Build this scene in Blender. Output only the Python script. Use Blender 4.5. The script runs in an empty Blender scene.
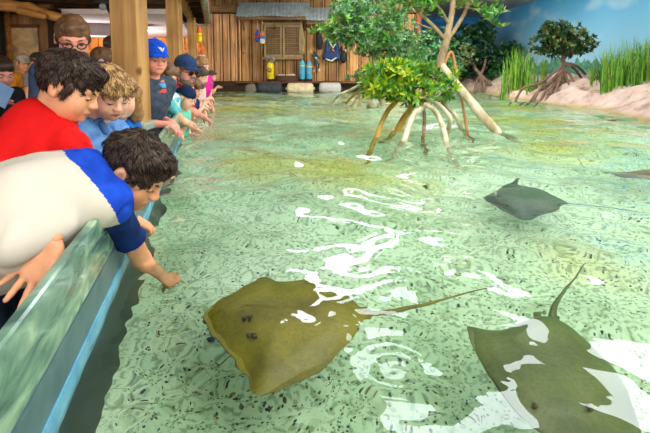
import bpy, math, random
import numpy as np
from mathutils import Vector, Matrix
SC = bpy.context.scene
COL = SC.collection
R_ = math.radians
# ------------------------------------------------------------------ camera
F, CX, HY, PITCH = 450.0, 325.0, 66.0, R_(5.6)
PY0 = HY + F * math.tan(PITCH)
EYE = np.array([0.0, 0.0, 0.63])
cam_d = bpy.data.cameras.new('camera'); cam = bpy.data.objects.new('camera', cam_d); COL.objects.link(cam)
cam.location = EYE; cam.rotation_euler = (R_(90) - PITCH, 0, 0)
cam_d.sensor_width = 36; cam_d.lens = F / 650 * 36; cam_d.shift_y = -(216.5 - PY0) / 650
cam_d.clip_start = 0.02; cam_d.clip_end = 100
SC.camera = cam
# ------------------------------------------------------------------ world, lights, exposure
SC.view_settings.view_transform = 'Standard'; SC.view_settings.look = 'None'
SC.view_settings.gamma = 1; SC.view_settings.exposure = 0.0
SC.view_settings.use_curve_mapping = False
w = bpy.data.worlds.new('world'); SC.world = w; w.use_nodes = True
wn = w.node_tree; bg = wn.nodes['Background']
wtc = wn.nodes.new('ShaderNodeTexCoord'); wdt = wn.nodes.new('ShaderNodeVectorMath'); wdt.operation = 'DOT_PRODUCT'; wr = wn.nodes.new('ShaderNodeValToRGB')
# world gradient shaped for the light: bright behind and above the viewer, dim ahead
wn.links.new(wtc.outputs['Generated'], wdt.inputs[0]); wdt.inputs[1].default_value = (0.1, -0.70, 0.71)
wn.links.new(wdt.outputs['Value'], wr.inputs[0]); wn.links.new(wr.outputs[0], bg.inputs[0])
wr.color_ramp.elements[0].position = 0.12; wr.color_ramp.elements[0].color = (0.08, 0.095, 0.10, 1)
wr.color_ramp.elements[1].position = 0.5; wr.color_ramp.elements[1].color = (1.0, 0.99, 0.95, 1)
bg.inputs[1].default_value = 2.1
def area(name, loc, target, sx, sy, power, col):
    l = bpy.data.lights.new(name, 'AREA'); l.shape = 'RECTANGLE'; l.size = sx; l.size_y = sy; l.energy = power; l.color = col
    o = bpy.data.objects.new(name, l); COL.objects.link(o); o.location = loc
    o.rotation_euler = (Vector(target) - Vector(loc)).to_track_quat('-Z', 'Y').to_euler(); return o
area('pool_light', (1.8, 0.2, 3.4), (-0.6, 3.0, 0), 2.2, 1.4, 120, (1, 0.98, 0.94))
area('hut_fill', (2.2, 8.2, 2.9), (-0.3, 11.2, 0.6), 1.6, 1.0, 170, (1, 0.93, 0.82))  # unseen lamp added to brighten the hut front
area('bank_light', (2.9, 6.6, 2.9), (4.4, 9.0, 0.4), 2.0, 1.2, 30, (1, 0.98, 0.95))
area('mural_fill', (1.9, 8.6, 2.2), (2.6, 12.6, 0.9), 1.6, 0.5, 130, (1, 0.98, 0.95))  # unseen lamp added to lift the back bushes and mural
area('porch_light', (-3.4, 4.2, 1.35), (-4.6, 6.8, 0.6), 0.9, 0.3, 26, (1, 0.80, 0.55))
area('room_fill', (-5.6, 9.6, 0.2), (-5.6, 10.4, 2.2), 1.6, 1.6, 170, (1, 0.93, 0.92))  # unseen upward lamp added to brighten the room's ceiling
area('room_wall_light', (-5.2, 10.6, 1.38), (-5.6, 13.2, 0.7), 2.4, 0.4, 70, (1, 0.86, 0.66))
# ------------------------------------------------------------------ geometry of the view
def ray(px, py):
    r = np.array([1.0, 0, 0]); f = np.array([0, math.cos(PITCH), -math.sin(PITCH)]); u = np.array([0, math.sin(PITCH), math.cos(PITCH)])
    return f + (px - CX) / F * r - (py - PY0) / F * u
def P(px, py, Y):
    d = ray(px, py); return EYE + d * (Y / d[1])
def W(px, py, z=0.0):
    d = ray(px, py); return EYE + d * ((z - EYE[2]) / d[2])
def RF(px, py, z):
    """where the line of sight meets depth z after bending at the flat water"""
    d = ray(px, py); d = d / np.linalg.norm(d); p = W(px, py, 0)
    h = np.array([d[0], d[1], 0]) / 1.333; s = np.linalg.norm(h); c = math.sqrt(1 - s * s)
    return p + np.array([h[0], h[1], -c]) * (-z / c)
def wallx(y): return -0.30 - 0.245 * y          # pool side face of the low wall
# ------------------------------------------------------------------ materials
def lin(c):
    return tuple(((v / 255) / 12.92 if v / 255 <= 0.04045 else ((v / 255 + 0.055) / 1.055) ** 2.4) for v in c)
MATS = {}
class NT:
    def __init__(s, m): s.t = m.node_tree; s.t.nodes.clear()
    def n(s, typ, **k):
        nd = s.t.nodes.new(typ)
        for a, b in k.items():
            if a == 'inp':
                for key, val in b.items():
                    if isinstance(val, tuple) and len(val) == 2 and hasattr(val[0], 'outputs'): s.t.links.new(val[0].outputs[val[1]], nd.inputs[key])
                    elif hasattr(val, 'outputs'): s.t.links.new(val.outputs[0], nd.inputs[key])
                    else: nd.inputs[key].default_value = val
            else: setattr(nd, a, b)
        return nd
    def ramp(s, src, stops, interp='LINEAR'):
        r = s.n('ShaderNodeValToRGB', inp={0: src}); e = r.color_ramp; e.interpolation = interp
        while len(e.elements) < len(stops): e.elements.new(0.5)
        for el_, (p, c) in zip(e.elements, stops):
            el_.position = p; el_.color = (c[0], c[1], c[2], 1) if hasattr(c, '__len__') else (c, c, c, 1)
        return r
    def mix(s, f, a, b, blend='MIX'):
        m = s.n('ShaderNodeMix', data_type='RGBA', blend_type=blend)
        for idx, v in ((0, f), (6, a), (7, b)):
            if isinstance(v, tuple) and len(v) == 2 and hasattr(v[0], 'outputs'): s.t.links.new(v[0].outputs[v[1]], m.inputs[idx])
            elif hasattr(v, 'outputs'): s.t.links.new((v.outputs[2] if v.bl_idname == 'ShaderNodeMix' else v.outputs[0]), m.inputs[idx])
            elif idx == 0: m.inputs[0].default_value = v
            else: m.inputs[idx].default_value = (v[0], v[1], v[2], 1)
        return m
    def L(s, a, b): s.t.links.new(a, b)
def newmat(name):
    m = bpy.data.materials.new(name); m.use_nodes = True; return m, NT(m)
def O(m): return m.outputs[2] if m.bl_idname == 'ShaderNodeMix' else m.outputs[0]
def mat(name, c, rough=0.7, c2=None, scale=8, stretch=(1, 1, 1), bump=0.0, bscale=None, sss=0.0, spec=0.4, metal=0.0, detail=4, dist=0.01):
    """plain surface: two albedo tones mixed by noise, plus a noise bump"""
    if name in MATS: return MATS[name]
    m, t = newmat(name); c = lin(c) if max(c) > 1.01 else c
    c2 = (lin(c2) if max(c2) > 1.01 else c2) if c2 else tuple(v * 0.8 for v in c)
    tc = t.n('ShaderNodeTexCoord'); mp = t.n('ShaderNodeMapping', inp={0: (tc, 'Object'), 3: stretch})
    nz = t.n('ShaderNodeTexNoise', inp={'Vector': mp, 'Scale': scale, 'Detail': detail, 'Roughness': 0.6})
    r = t.ramp(nz, [(0.33, c2), (0.62, c)])
    p = t.n('ShaderNodeBsdfPrincipled', inp={'Roughness': rough, 'Metallic': metal, 'Specular IOR Level': spec})
    t.L(r.outputs[0], p.inputs['Base Color'])
    if sss: p.inputs['Subsurface Weight'].default_value = sss; p.inputs['Subsurface Radius'].default_value = (0.02, 0.008, 0.004); p.inputs['Subsurface Scale'].default_value = 0.4
    if bump:
        nb = t.n('ShaderNodeTexNoise', inp={'Vector': mp, 'Scale': bscale or scale * 3, 'Detail': 4})
        b = t.n('ShaderNodeBump', inp={'Strength': bump, 'Distance': dist, 'Height': nb}); t.L(b.outputs[0], p.inputs['Normal'])
    o = t.n('ShaderNodeOutputMaterial', inp={0: p}); MATS[name] = m; return m
def wood(name, c, c2, axis=2, scale=1.0, planks=0, rough=0.6, knots=True):
    """grain runs along the given axis; planks = plank width for painted-on joints of dark gaps"""
    if name in MATS: return MATS[name]
    m, t = newmat(name); tc = t.n('ShaderNodeTexCoord')
    st = [14 * scale] * 3; st[axis] = 1.1 * scale
    mp = t.n('ShaderNodeMapping', inp={0: (tc, 'Object'), 3: tuple(st)})
    nz = t.n('ShaderNodeTexNoise', inp={'Vector': mp, 'Scale': 1.6, 'Detail': 6, 'Distortion': 0.6})
    r = t.ramp(nz, [(0.3, lin(c2)), (0.65, lin(c))])
    big = t.n('ShaderNodeTexNoise', inp={'Vector': (tc, 'Object'), 'Scale': 1.7, 'Detail': 3})
    rb = t.ramp(big, [(0.3, (0.62, 0.58, 0.52)), (0.65, (1.08, 1.04, 1.0))])
    col = t.mix(1.0, r, rb, 'MULTIPLY')
    if planks:
        mp2 = t.n('ShaderNodeMapping', inp={0: (tc, 'Object'), 3: (1 / planks, 1 / planks, 0.0)})
        w2 = t.n('ShaderNodeTexWhiteNoise', noise_dimensions='3D')
        fl = t.n('ShaderNodeVectorMath', operation='FLOOR', inp={0: mp2}); t.L(fl.outputs[0], w2.inputs[0])
        rr = t.ramp(w2, [(0, (0.7, 0.66, 0.6)), (1, (1.15, 1.1, 1.05))]); col = t.mix(1.0, col, rr, 'MULTIPLY')
    if knots:
        vo = t.n('ShaderNodeTexVoronoi', inp={'Vector': (tc, 'Object'), 'Scale': 3.0})
        kr = t.ramp(vo, [(0.05, (0.35, 0.25, 0.18)), (0.11, (1, 1, 1))]); col = t.mix(1.0, col, kr, 'MULTIPLY')
    p = t.n('ShaderNodeBsdfPrincipled', inp={'Roughness': rough, 'Specular IOR Level': 0.3}); t.L(O(col), p.inputs['Base Color'])
    b = t.n('ShaderNodeBump', inp={'Strength': 0.4, 'Distance': 0.004, 'Height': nz}); t.L(b.outputs[0], p.inputs['Normal'])
    t.n('ShaderNodeOutputMaterial', inp={0: p}); MATS[name] = m; return m
def emit(name, c, s):
    if name in MATS: return MATS[name]
    m, t = newmat(name); e = t.n('ShaderNodeEmission', inp={0: (*c, 1), 1: s}); t.n('ShaderNodeOutputMaterial', inp={0: e}); MATS[name] = m; return m
# ------------------------------------------------------------------ objects and meshes
ORG = {}
def link(o, parent=None, org=None):
    COL.objects.link(o)
    if parent is not None: o.parent = parent; ORG[o] = ORG[parent]
    else: ORG[o] = np.array(org if org is not None else (0, 0, 0), float); o.location = ORG[o]
    return o
def tag(o, label=None, cat=None, group=None, kind=None):
    if label: o['label'] = label
    if cat: o['category'] = cat
    if group: o['group'] = group
    if kind: o['kind'] = kind
    return o
def empty(name, loc, label, cat, group=None):
    o = bpy.data.objects.new(name, None); o.empty_display_size = 0.1; link(o, None, loc); return tag(o, label, cat, group)
def meshobj(name, V, Fs, mats, parent=None, org=None, smooth=True, mi=None):
    me = bpy.data.meshes.new(name); V = np.asarray(V, float).reshape(-1, 3)
    base = ORG[parent] if parent is not None else np.array(org if org is not None else (0, 0, 0), float)
    me.from_pydata((V - base).tolist(), [], Fs if isinstance(Fs, list) else Fs.tolist())
    for m in (mats if isinstance(mats, (list, tuple)) else [mats]): me.materials.append(m)
    me.polygons.foreach_set('use_smooth', [smooth] * len(me.polygons))
    if mi is not None: me.polygons.foreach_set('material_index', np.asarray(mi, np.int32))
    me.update()
    o = bpy.data.objects.new(name, me); return link(o, parent, base)
def frame(d, up=(0, 0, 1)):
    d = np.array(d, float); d /= np.linalg.norm(d) + 1e-12; up = np.array(up, float)
    if abs(d @ up / (np.linalg.norm(up))) > 0.98: up = np.array([0, 1.0, 0]) if abs(d[1]) < 0.9 else np.array([1.0, 0, 0])
    s = np.cross(d, up); s /= np.linalg.norm(s); u = np.cross(s, d); return s, d, u
class MB:
    def __init__(s): s.v = []; s.f = []; s.m = []; s.mi = 0
    def add(s, V, Fc):
        b = len(s.v); s.v += [tuple(map(float, p)) for p in V]
        for q in Fc: s.f.append([i + b for i in q]); s.m.append(s.mi)
        return s
    def box(s, c, sz, rot=None, bev=0.0):
        hx, hy, hz = [a / 2 for a in sz]
        if bev <= 0:
            V = np.array([(x, y, z) for x in (-hx, hx) for y in (-hy, hy) for z in (-hz, hz)])
            Fc = [(0, 1, 3, 2), (4, 6, 7, 5), (0, 4, 5, 1), (2, 3, 7, 6), (0, 2, 6, 4), (1, 5, 7, 3)]
        else:
            V = []; idx = {}
            for sx in (-1, 1):
                for sy in (-1, 1):
                    for sz_ in (-1, 1):
                        for a in range(3):
                            p = [sx * hx, sy * hy, sz_ * hz]
                            for j, sg in enumerate((sx, sy, sz_)):
                                if j != a: p[j] -= sg * bev
                            idx[(sx, sy, sz_, a)] = len(V); V.append(p)
            Fc = []
            for a in range(3):
                o1, o2 = [j for j in range(3) if j != a]
                for sg in (-1, 1):
                    q = []
                    for s1, s2 in ((-1, -1), (1, -1), (1, 1), (-1, 1)):
                        k = [0, 0, 0]; k[a] = sg; k[o1] = s1; k[o2] = s2; q.append(idx[(*k, a)])
                    Fc.append(q if (sg > 0) != (a == 1) else q[::-1])
                for s1 in (-1, 1):
                    for s2 in (-1, 1):
                        q = []
                        for sg, aa in ((-1, o1), (1, o1), (1, o2), (-1, o2)):
                            k = [0, 0, 0]; k[a] = sg; k[o1] = s1; k[o2] = s2; q.append(idx[(*k, aa)])
                        Fc.append(q)
            for sx in (-1, 1):
                for sy in (-1, 1):
                    for sz_ in (-1, 1): Fc.append([idx[(sx, sy, sz_, a)] for a in range(3)])
            V = np.array(V)
        if rot is not None: V = V @ np.array(rot).T
        return s.add(V + np.array(c), Fc)
    def tube(s, pts, rad, n=10, cap=True):
        pts = [np.array(p, float) for p in pts]; k = len(pts)
        if not hasattr(rad, '__len__'): rad = [rad] * k
        rad = np.interp(np.linspace(0, 1, k), np.linspace(0, 1, len(rad)), rad)
        V = []; prev = None
        for i, p in enumerate(pts):
            d = pts[min(i + 1, k - 1)] - pts[max(i - 1, 0)]
            a, _, b = frame(d, prev if prev is not None else (0, 0, 1)); prev = b
            for j in range(n):
                t = 2 * math.pi * j / n; V.append(p + rad[i] * (a * math.cos(t) + b * math.sin(t)))
        Fc = [(i * n + j, i * n + (j + 1) % n, (i + 1) * n + (j + 1) % n, (i + 1) * n + j) for i in range(k - 1) for j in range(n)]
        if cap: Fc += [tuple(range(n))[::-1], tuple((k - 1) * n + j for j in range(n))]
        return s.add(V, Fc)
    def lathe(s, c, prof, axis=(0, 0, 1), n=20, sc=(1, 1)):
        a, d, b = frame(axis, (0, 1, 0)); V = []
        for (r, h) in prof:
            for j in range(n):
                t = 2 * math.pi * j / n; V.append(np.array(c) + d * h + r * (a * math.cos(t) * sc[0] + b * math.sin(t) * sc[1]))
        k = len(prof)
        Fc = [(i * n + j, i * n + (j + 1) % n, (i + 1) * n + (j + 1) % n, (i + 1) * n + j) for i in range(k - 1) for j in range(n)]
        Fc += [tuple(range(n))[::-1], tuple((k - 1) * n + j for j in range(n))]
        return s.add(V, Fc)
    def build(s, name, mats, parent=None, org=None, smooth=False):
        return meshobj(name, s.v, s.f, mats, parent, org, smooth, s.m if isinstance(mats, (list, tuple)) else None)
def spline(pts, n=12):
    pts = [np.array(p, float) for p in pts]; pts = [2 * pts[0] - pts[1]] + pts + [2 * pts[-1] - pts[-2]]; out = []
    segs = len(pts) - 3; per = max(2, n // segs)
    for i in range(segs):
        p0, p1, p2, p3 = pts[i:i + 4]
        for j in range(per):
            t = j / per
            out.append(0.5 * ((2 * p1) + (-p0 + p2) * t + (2 * p0 - 5 * p1 + 4 * p2 - p3) * t * t + (-p0 + 3 * p1 - 3 * p2 + p3) * t ** 3))
    out.append(pts[-2]); return out
def struct(o): o['kind'] = 'structure'; return o
rnd = random.Random(7)
NR = np.random.RandomState(5)
# smooth pseudo noise on point arrays
_K = NR.normal(size=(14, 3)); _K /= np.linalg.norm(_K, axis=1)[:, None]; _PH = NR.uniform(0, 6.28, 14)
def wob(V, s):
    V = np.asarray(V); return sum(np.sin(V @ (_K[i] * s * (0.6 + 0.13 * i)) + _PH[i]) for i in range(14)) / 5.0
# ================================================================== THE SETTING
ZF, ZB, ZC = -0.75, -0.45, 2.25        # deck floor, pool bottom, ceiling
HUT = 11.1
# water: closed body with a waved top
def waves(X, Y):
    rs = np.random.RandomState(11); Z = np.zeros_like(X)
    for i in range(34):
        lam = 0.10 * 1.085 ** i; th = rs.uniform(-0.9, 0.9) + (math.pi / 2 if i % 3 else 0.2)
        k = 2 * math.pi / lam; a = 0.0046 * lam * (1.0 if lam > 0.16 else 0.45)
        kx, ky = k * math.cos(th), k * math.sin(th); ph = rs.uniform(0, 6.28)
        a = a * (1 + 0.35 * np.exp(-((Y - 2.2) / 0.7) ** 2) * (lam < 0.5)) * (1 - 0.3 * min(1, max(0, (lam - .5)))); Z += a * np.sin(kx * X + ky * Y + ph + 0.9 * np.sin(1.7 * X + 1.1 * Y + i))
    tt = np.clip((Y - 0.9) / 1.4, 0, 1); Z = Z * (0.45 + 0.55 * tt * tt * (3 - 2 * tt))
    for (cx, cy, am, lam, fall) in RINGS:
        r = np.hypot(X - cx, Y - cy)
        Z += am * np.sin(2 * math.pi * r / lam) * np.exp(-r / fall) * np.minimum(1, r / 0.05)
    return Z
h1 = W(172, 290); h2 = W(143, 230); 
RINGS = [(h1[0], h1[1], 0.0011, 0.05, 0.16), (h2[0], h2[1], 0.0009, 0.05, 0.14)]
for q in ((105, 405), (395, 372), (600, 205), (250, 345), (140, 345)):
    a = W(*q); RINGS.append((a[0], a[1], 0.0011, 0.055 + 0.01 * (q[0] % 3), 0.13))
for q in ((203, 132), (212, 120), (168, 178)):
    a = W(*q); RINGS.append((a[0], a[1], 0.0012, 0.10, 0.3))
ys = 0.25 * (11.9 / 0.25) ** np.linspace(0, 1, 460); us = np.linspace(0, 1, 560)
YY = np.repeat(ys[:, None], 560, 1); XL = wallx(ys) - 0.03
XX = XL[:, None] + (5.0 - XL[:, None]) * us[None, :]
ZZ = waves(XX, YY)
nv = 460 * 560; ii = (np.arange(459)[:, None] * 560 + np.arange(559)[None, :]).ravel()
top = np.stack([ii, ii + 1, ii + 561, ii + 560], 1)
V = np.stack([XX, YY, ZZ], -1).reshape(-1, 3)
ring = list(range(0, 560)) + [r * 560 + 559 for r in range(1, 460)] + [459 * 560 + c for c in range(558, -1, -1)] + [r * 560 for r in range(458, 0, -1)]
low = V[ring].copy(); low[:, 2] = -0.62
VV = np.concatenate([V, low]); n = len(ring)
sides = [[ring[i], nv + i, nv + (i + 1) % n, ring[(i + 1) % n]] for i in range(n)]
m, t = newmat('pool_water')
tc = t.n('ShaderNodeTexCoord'); nz = t.n('ShaderNodeTexNoise', inp={'Vector': (tc, 'Object'), 'Scale': 11.0, 'Detail': 1.5, 'Distortion': 0.8})
bp = t.n('ShaderNodeBump', inp={'Strength': 0.5, 'Distance': 0.0015, 'Height': nz})
gl = t.n('ShaderNodeBsdfGlass', inp={'Color': (1, 1, 1, 1), 'Roughness': 0.0, 'IOR': 1.333, 'Normal': bp})
va = t.n('ShaderNodeVolumeAbsorption', inp={'Color': (0.55, 0.90, 0.80, 1), 'Density': 0.6})
t.n('ShaderNodeOutputMaterial', inp={0: gl, 1: va})
o = meshobj('pool_water', VV, top.tolist() + sides + [[nv + i for i in range(n)][::-1]], m)
tag(o, 'clear green rippled water filling the touch pool', 'water', kind='stuff')
# pool bottom
m, t = newmat('pool_bed'); tc = t.n('ShaderNodeTexCoord')
n1 = t.n('ShaderNodeTexNoise', inp={'Vector': (tc, 'Object'), 'Scale': 1.1, 'Detail': 5.0, 'Roughness': 0.6})
base = t.ramp(n1, [(0.32, lin((188, 208, 164))), (0.5, lin((236, 244, 208))), (0.68, lin((250, 252, 228)))])
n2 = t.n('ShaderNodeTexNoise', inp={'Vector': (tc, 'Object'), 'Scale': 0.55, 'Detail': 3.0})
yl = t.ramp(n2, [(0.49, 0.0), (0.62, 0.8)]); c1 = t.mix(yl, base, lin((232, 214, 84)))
v1 = t.n('ShaderNodeTexVoronoi', inp={'Vector': (tc, 'Object'), 'Scale': 26.0, 'Randomness': 1.0})
n3 = t.n('ShaderNodeTexNoise', inp={'Vector': (tc, 'Object'), 'Scale': 5.0, 'Detail': 4.0})
pk = t.ramp(v1, [(0.13, 1.0), (0.2, 0.0)]); pk2 = t.ramp(n3, [(0.44, 0.0), (0.6, 0.95)])
fm = t.n('ShaderNodeMath', operation='MULTIPLY', inp={0: pk, 1: pk2})
pc = t.ramp((v1, 'Color'), [(0.2, lin((70, 62, 40))), (0.5, lin((44, 60, 62))), (0.8, lin((150, 120, 60)))])
c2 = t.mix(fm, c1, pc)
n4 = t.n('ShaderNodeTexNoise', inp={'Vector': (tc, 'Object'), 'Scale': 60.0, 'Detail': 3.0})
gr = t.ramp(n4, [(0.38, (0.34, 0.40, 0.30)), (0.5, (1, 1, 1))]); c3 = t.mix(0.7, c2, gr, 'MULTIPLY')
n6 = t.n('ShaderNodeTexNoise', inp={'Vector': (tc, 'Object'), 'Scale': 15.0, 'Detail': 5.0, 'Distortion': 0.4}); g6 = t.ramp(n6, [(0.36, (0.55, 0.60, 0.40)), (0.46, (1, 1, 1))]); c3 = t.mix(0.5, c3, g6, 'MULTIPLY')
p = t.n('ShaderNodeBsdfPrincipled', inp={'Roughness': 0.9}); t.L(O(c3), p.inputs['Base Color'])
bb = t.n('ShaderNodeBump', inp={'Strength': 0.6, 'Distance': 0.01, 'Height': n4}); t.L(bb.outputs[0], p.inputs['Normal'])
t.n('ShaderNodeOutputMaterial', inp={0: p})
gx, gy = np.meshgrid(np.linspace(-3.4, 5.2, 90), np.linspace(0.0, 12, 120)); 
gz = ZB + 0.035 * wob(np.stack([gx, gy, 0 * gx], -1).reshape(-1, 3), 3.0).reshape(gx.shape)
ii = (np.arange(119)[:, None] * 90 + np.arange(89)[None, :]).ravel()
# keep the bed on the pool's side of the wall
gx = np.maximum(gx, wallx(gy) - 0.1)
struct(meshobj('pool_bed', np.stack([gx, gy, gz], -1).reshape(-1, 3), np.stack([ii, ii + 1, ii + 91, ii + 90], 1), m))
# pebbles on the bed: nobody could count them
PB = MB(); pr = random.Random(3)
for i in range(3800):
    px = pr.uniform(120, 650); py = pr.uniform(150, 433)
    q = RF(px, py, ZB)
    if q[0] < wallx(q[1]) + 0.05: continue
    r = pr.uniform(0.0012, 0.0042) * (1 + 0.25 * q[1]); z = ZB + 0.035 * wob(np.array([[q[0], q[1], 0]]), 3.0)[0]
    a = pr.uniform(0, 3.14); PB.mi = pr.choice([0, 1, 1, 1, 2, 3])
    e = pr.uniform(0.5, 1.0); c_, s_ = math.cos(a), math.sin(a)
    V6 = [(r, 0, 0), (0, r * e, 0), (-r, 0, 0), (0, -r * e, 0), (r * .6, r * e * .6, r * .3), (-r * .6, r * e * .6, r * .35), (-r * .6, -r * e * .6, r * .3), (r * .6, -r * e * .6, r * .35)]
    V6 = [(q[0] + c_ * x - s_ * y, q[1] + s_ * x + c_ * y, z + zz) for x, y, zz in V6]
    PB.add(V6, [(4, 5, 6, 7), (0, 1, 4), (1, 5, 4), (1, 2, 5), (2, 6, 5), (2, 3, 6), (3, 7, 6), (3, 0, 7), (0, 4, 7)])
tag(PB.build('pebbles', [mat('peb_dark', (58, 60, 48)), mat('peb_olive', (96, 92, 48)), mat('peb_blue', (58, 84, 104)), mat('peb_rust', (150, 104, 50))], smooth=True),
    'scattered small dark pebbles lying on the pale pool bottom', 'pebbles', kind='stuff')
# low wall of the pool: runs along X = wallx(Y)
Td = np.array([-0.245, 1.0, 0]); Td /= np.linalg.norm(Td); Nd = np.array([-Td[1], Td[0], 0])   # Nd points away from the pool (left)
RW = np.stack([Nd, Td, [0, 0, 1.0]], 1)
def wp(y, off, z): return np.array([wallx(y), y, z]) + Nd * off
def wallbox(y0, y1, o0, o1, z0, z1, bev=0.0):
    a, b = wp(y0, 0, 0), wp(y1, 0, 0); L = np.linalg.norm(b - a); mb = MB()
    c = (a + b) / 2 + Nd * (o0 + o1) / 2; c[2] = (z0 + z1) / 2
    return mb.box(c, (o1 - o0, L, z1 - z0), RW, bev)
m, t = newmat('wall_panel'); tc = t.n('ShaderNodeTexCoord')
mp = t.n('ShaderNodeMapping', inp={0: (tc, 'Object'), 3: (1, 1, 2.5)})
n1 = t.n('ShaderNodeTexNoise', inp={'Vector': mp, 'Scale': 7.0, 'Detail': 6.0, 'Distortion': 1.2})
r = t.ramp(n1, [(0.34, lin((78, 108, 94))), (0.5, lin((118, 154, 130))), (0.66, lin((168, 192, 158)))])
p = t.n('ShaderNodeBsdfPrincipled', inp={'Roughness': 0.12, 'Base Color': r, 'Specular IOR Level': 0.6}); t.n('ShaderNodeOutputMaterial', inp={0: p})
struct(wallbox(-0.2, 11.0, 0, 0.022, 0.11, 0.25, 0.004).build('wall_pool_side', m))
struct(wallbox(-0.2, 11.0, -0.002, 0.022, 0.03, 0.11).build('wall_shade_band', mat('shade_grey', (88, 116, 118), 0.3, (58, 84, 90), 9)))  # shade low on the wall face, put in as a grey band
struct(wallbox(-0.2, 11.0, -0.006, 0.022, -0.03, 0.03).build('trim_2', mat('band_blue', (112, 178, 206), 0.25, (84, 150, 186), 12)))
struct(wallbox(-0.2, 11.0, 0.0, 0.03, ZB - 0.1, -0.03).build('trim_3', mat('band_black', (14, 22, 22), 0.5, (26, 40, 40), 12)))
struct(wallbox(-0.2, 11.0, 0.022, 0.12, ZF, -0.02).build('wall_deck_side', mat('deck_wall', (96, 104, 92), 0.6, (70, 78, 70), 5)))
# deck floor and kids' step
mb = MB(); mb.add([(-9, -2, ZF), (wallx(-2), -2, ZF), (wallx(14), 14, ZF), (-9, 14, ZF)], [(0, 1, 2, 3)])
struct(mb.build('floor', mat('deck_floor', (92, 80, 66), 0.8, (66, 58, 48), 2)))
struct(wallbox(-0.2, 7.5, 0.14, 0.55, ZF, -0.45, 0.005).build('step_bench', wood('step_wood', (130, 100, 66), (90, 66, 40), 1)))
# skylights whose light the water mirrors
def sky(n_, x0, x1, y0, y1, s, z=ZC + 0.02, c=(0.86, 0.93, 1.0)):
    mb = MB(); mb.box(((x0 + x1) / 2, (y0 + y1) / 2, z), (x1 - x0, y1 - y0, 0.03))
    struct(mb.build('window_%d' % n_, emit('skylight_%d' % n_, c, s)))
sky(1, 0.50, 1.80, 3.40, 4.05, 13)
sky(2, 0.5, 1.05, 4.45, 4.95, 9)
sky(3, -0.3, 1.3, 6.4, 7.1, 12)
sky(4, 2.45, 3.3, 3.3, 4.0, 12)
sky(5, 1.8, 2.1, 4.4, 4.7, 10)
sky(6, 0.2, 0.5, 5.5, 5.8, 10)
# ceiling over the far end, mural walls
struct(MB().box((1.2, 12.2, ZC + 0.05), (8.2, 7.0, 0.1)).build('ceiling', mat('ceil', (196, 190, 184), 0.9, (180, 176, 170), 3)))
def mural(name, horiz, along, dark):
    m, t = newmat(name); tc = t.n('ShaderNodeTexCoord'); sp = t.n('ShaderNodeSeparateXYZ', inp={0: (tc, 'Object')})
    z = (sp, 'Z'); 
    gr = t.n('ShaderNodeMapRange', inp={0: z, 1: 0.0, 2: 2.3}); sk = t.ramp(gr, [(0.0, lin((176, 214, 226))), (0.45, lin((142, 196, 222))), (0.85, lin((88, 166, 210))), (1.0, lin((64, 148, 202)))])
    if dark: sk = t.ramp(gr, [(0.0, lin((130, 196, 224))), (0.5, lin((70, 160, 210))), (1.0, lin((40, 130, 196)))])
    mpc = t.n('ShaderNodeMapping', inp={0: (tc, 'Object'), 3: (0.5, 0.5, 1.2)})
    cn = t.n('ShaderNodeTexNoise', inp={'Vector': mpc, 'Scale': 1.6, 'Detail': 4.0}); cr = t.ramp(cn, [(0.5, 0.0), (0.75, 0.55)])
    c = t.mix(cr, sk, lin((214, 226, 228)))
    # painted tree line with a lumpy top
    mp1 = t.n('ShaderNodeMapping', inp={0: (tc, 'Object'), 3: (1, 1, 0.35)})
    nt = t.n('ShaderNodeTexNoise', inp={'Vector': mp1, 'Scale': 1.9, 'Detail': 5.0, 'Roughness': 0.62})
    hh = t.n('ShaderNodeMapRange', inp={0: nt, 1: 0.3, 2: 0.7, 3: horiz[0], 4: horiz[1]})
    lt = t.n('ShaderNodeMath', operation='LESS_THAN', inp={0: z, 1: hh})
    ng = t.n('ShaderNodeTexNoise', inp={'Vector': (tc, 'Object'), 'Scale': 9.0, 'Detail': 5.0})
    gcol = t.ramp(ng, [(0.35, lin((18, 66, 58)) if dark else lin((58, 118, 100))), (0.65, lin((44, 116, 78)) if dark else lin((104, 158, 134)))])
    c = t.mix(lt, c, gcol)
    p = t.n('ShaderNodeBsdfPrincipled', inp={'Roughness': 0.85, 'Specular IOR Level': 0.2}); t.L(O(c), p.inputs['Base Color'])
    t.n('ShaderNodeOutputMaterial', inp={0: p}); return m
struct(MB().box((5.3, 9.7, 0.9), (0.12, 11.4, 2.8)).build('wall_right', mural('mural_right', (0.55, 0.95), 1, False)))
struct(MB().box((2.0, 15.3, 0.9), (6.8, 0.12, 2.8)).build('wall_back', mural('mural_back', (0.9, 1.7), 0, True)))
# the bank
def shore(y):   # X of the waterline on the right
    return 3.68 + 0.10 * np.sin(y * 1.3) + 0.05 * np.sin(y * 3.1 + 1) - 0.0 * y
def bank_z(X, Y):
    d = np.maximum(X - shore(Y), (Y - (10.9 - 0.35 * np.sin(X * 1.4))) * 1.0)
    d = np.where((X < 2.2) & (Y < 11.3), -1, d)
    prof = np.where(d < 0, d * 3.0, 0.30 * (1 - np.exp(-np.maximum(d, 0) * 3.6)) + 0.10 * np.maximum(d, 0))
    lump = 0.075 * wob(np.stack([X, Y, 0 * X], -1).reshape(-1, 3), 5.0).reshape(X.shape) + 0.03 * wob(np.stack([X, Y, 0 * X], -1).reshape(-1, 3), 13.0).reshape(X.shape)
    return np.clip(prof, -0.6, 2) + lump * np.clip(d * 4 + 0.4, 0, 1)
gx, gy = np.meshgrid(np.linspace(1.9, 5.28, 110), np.linspace(3.6, 15.2, 300)); gz = bank_z(gx, gy)
ii = (np.arange(299)[:, None] * 110 + np.arange(109)[None, :]).ravel()
m, t = newmat('bank_rock'); tc = t.n('ShaderNodeTexCoord')
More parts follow.
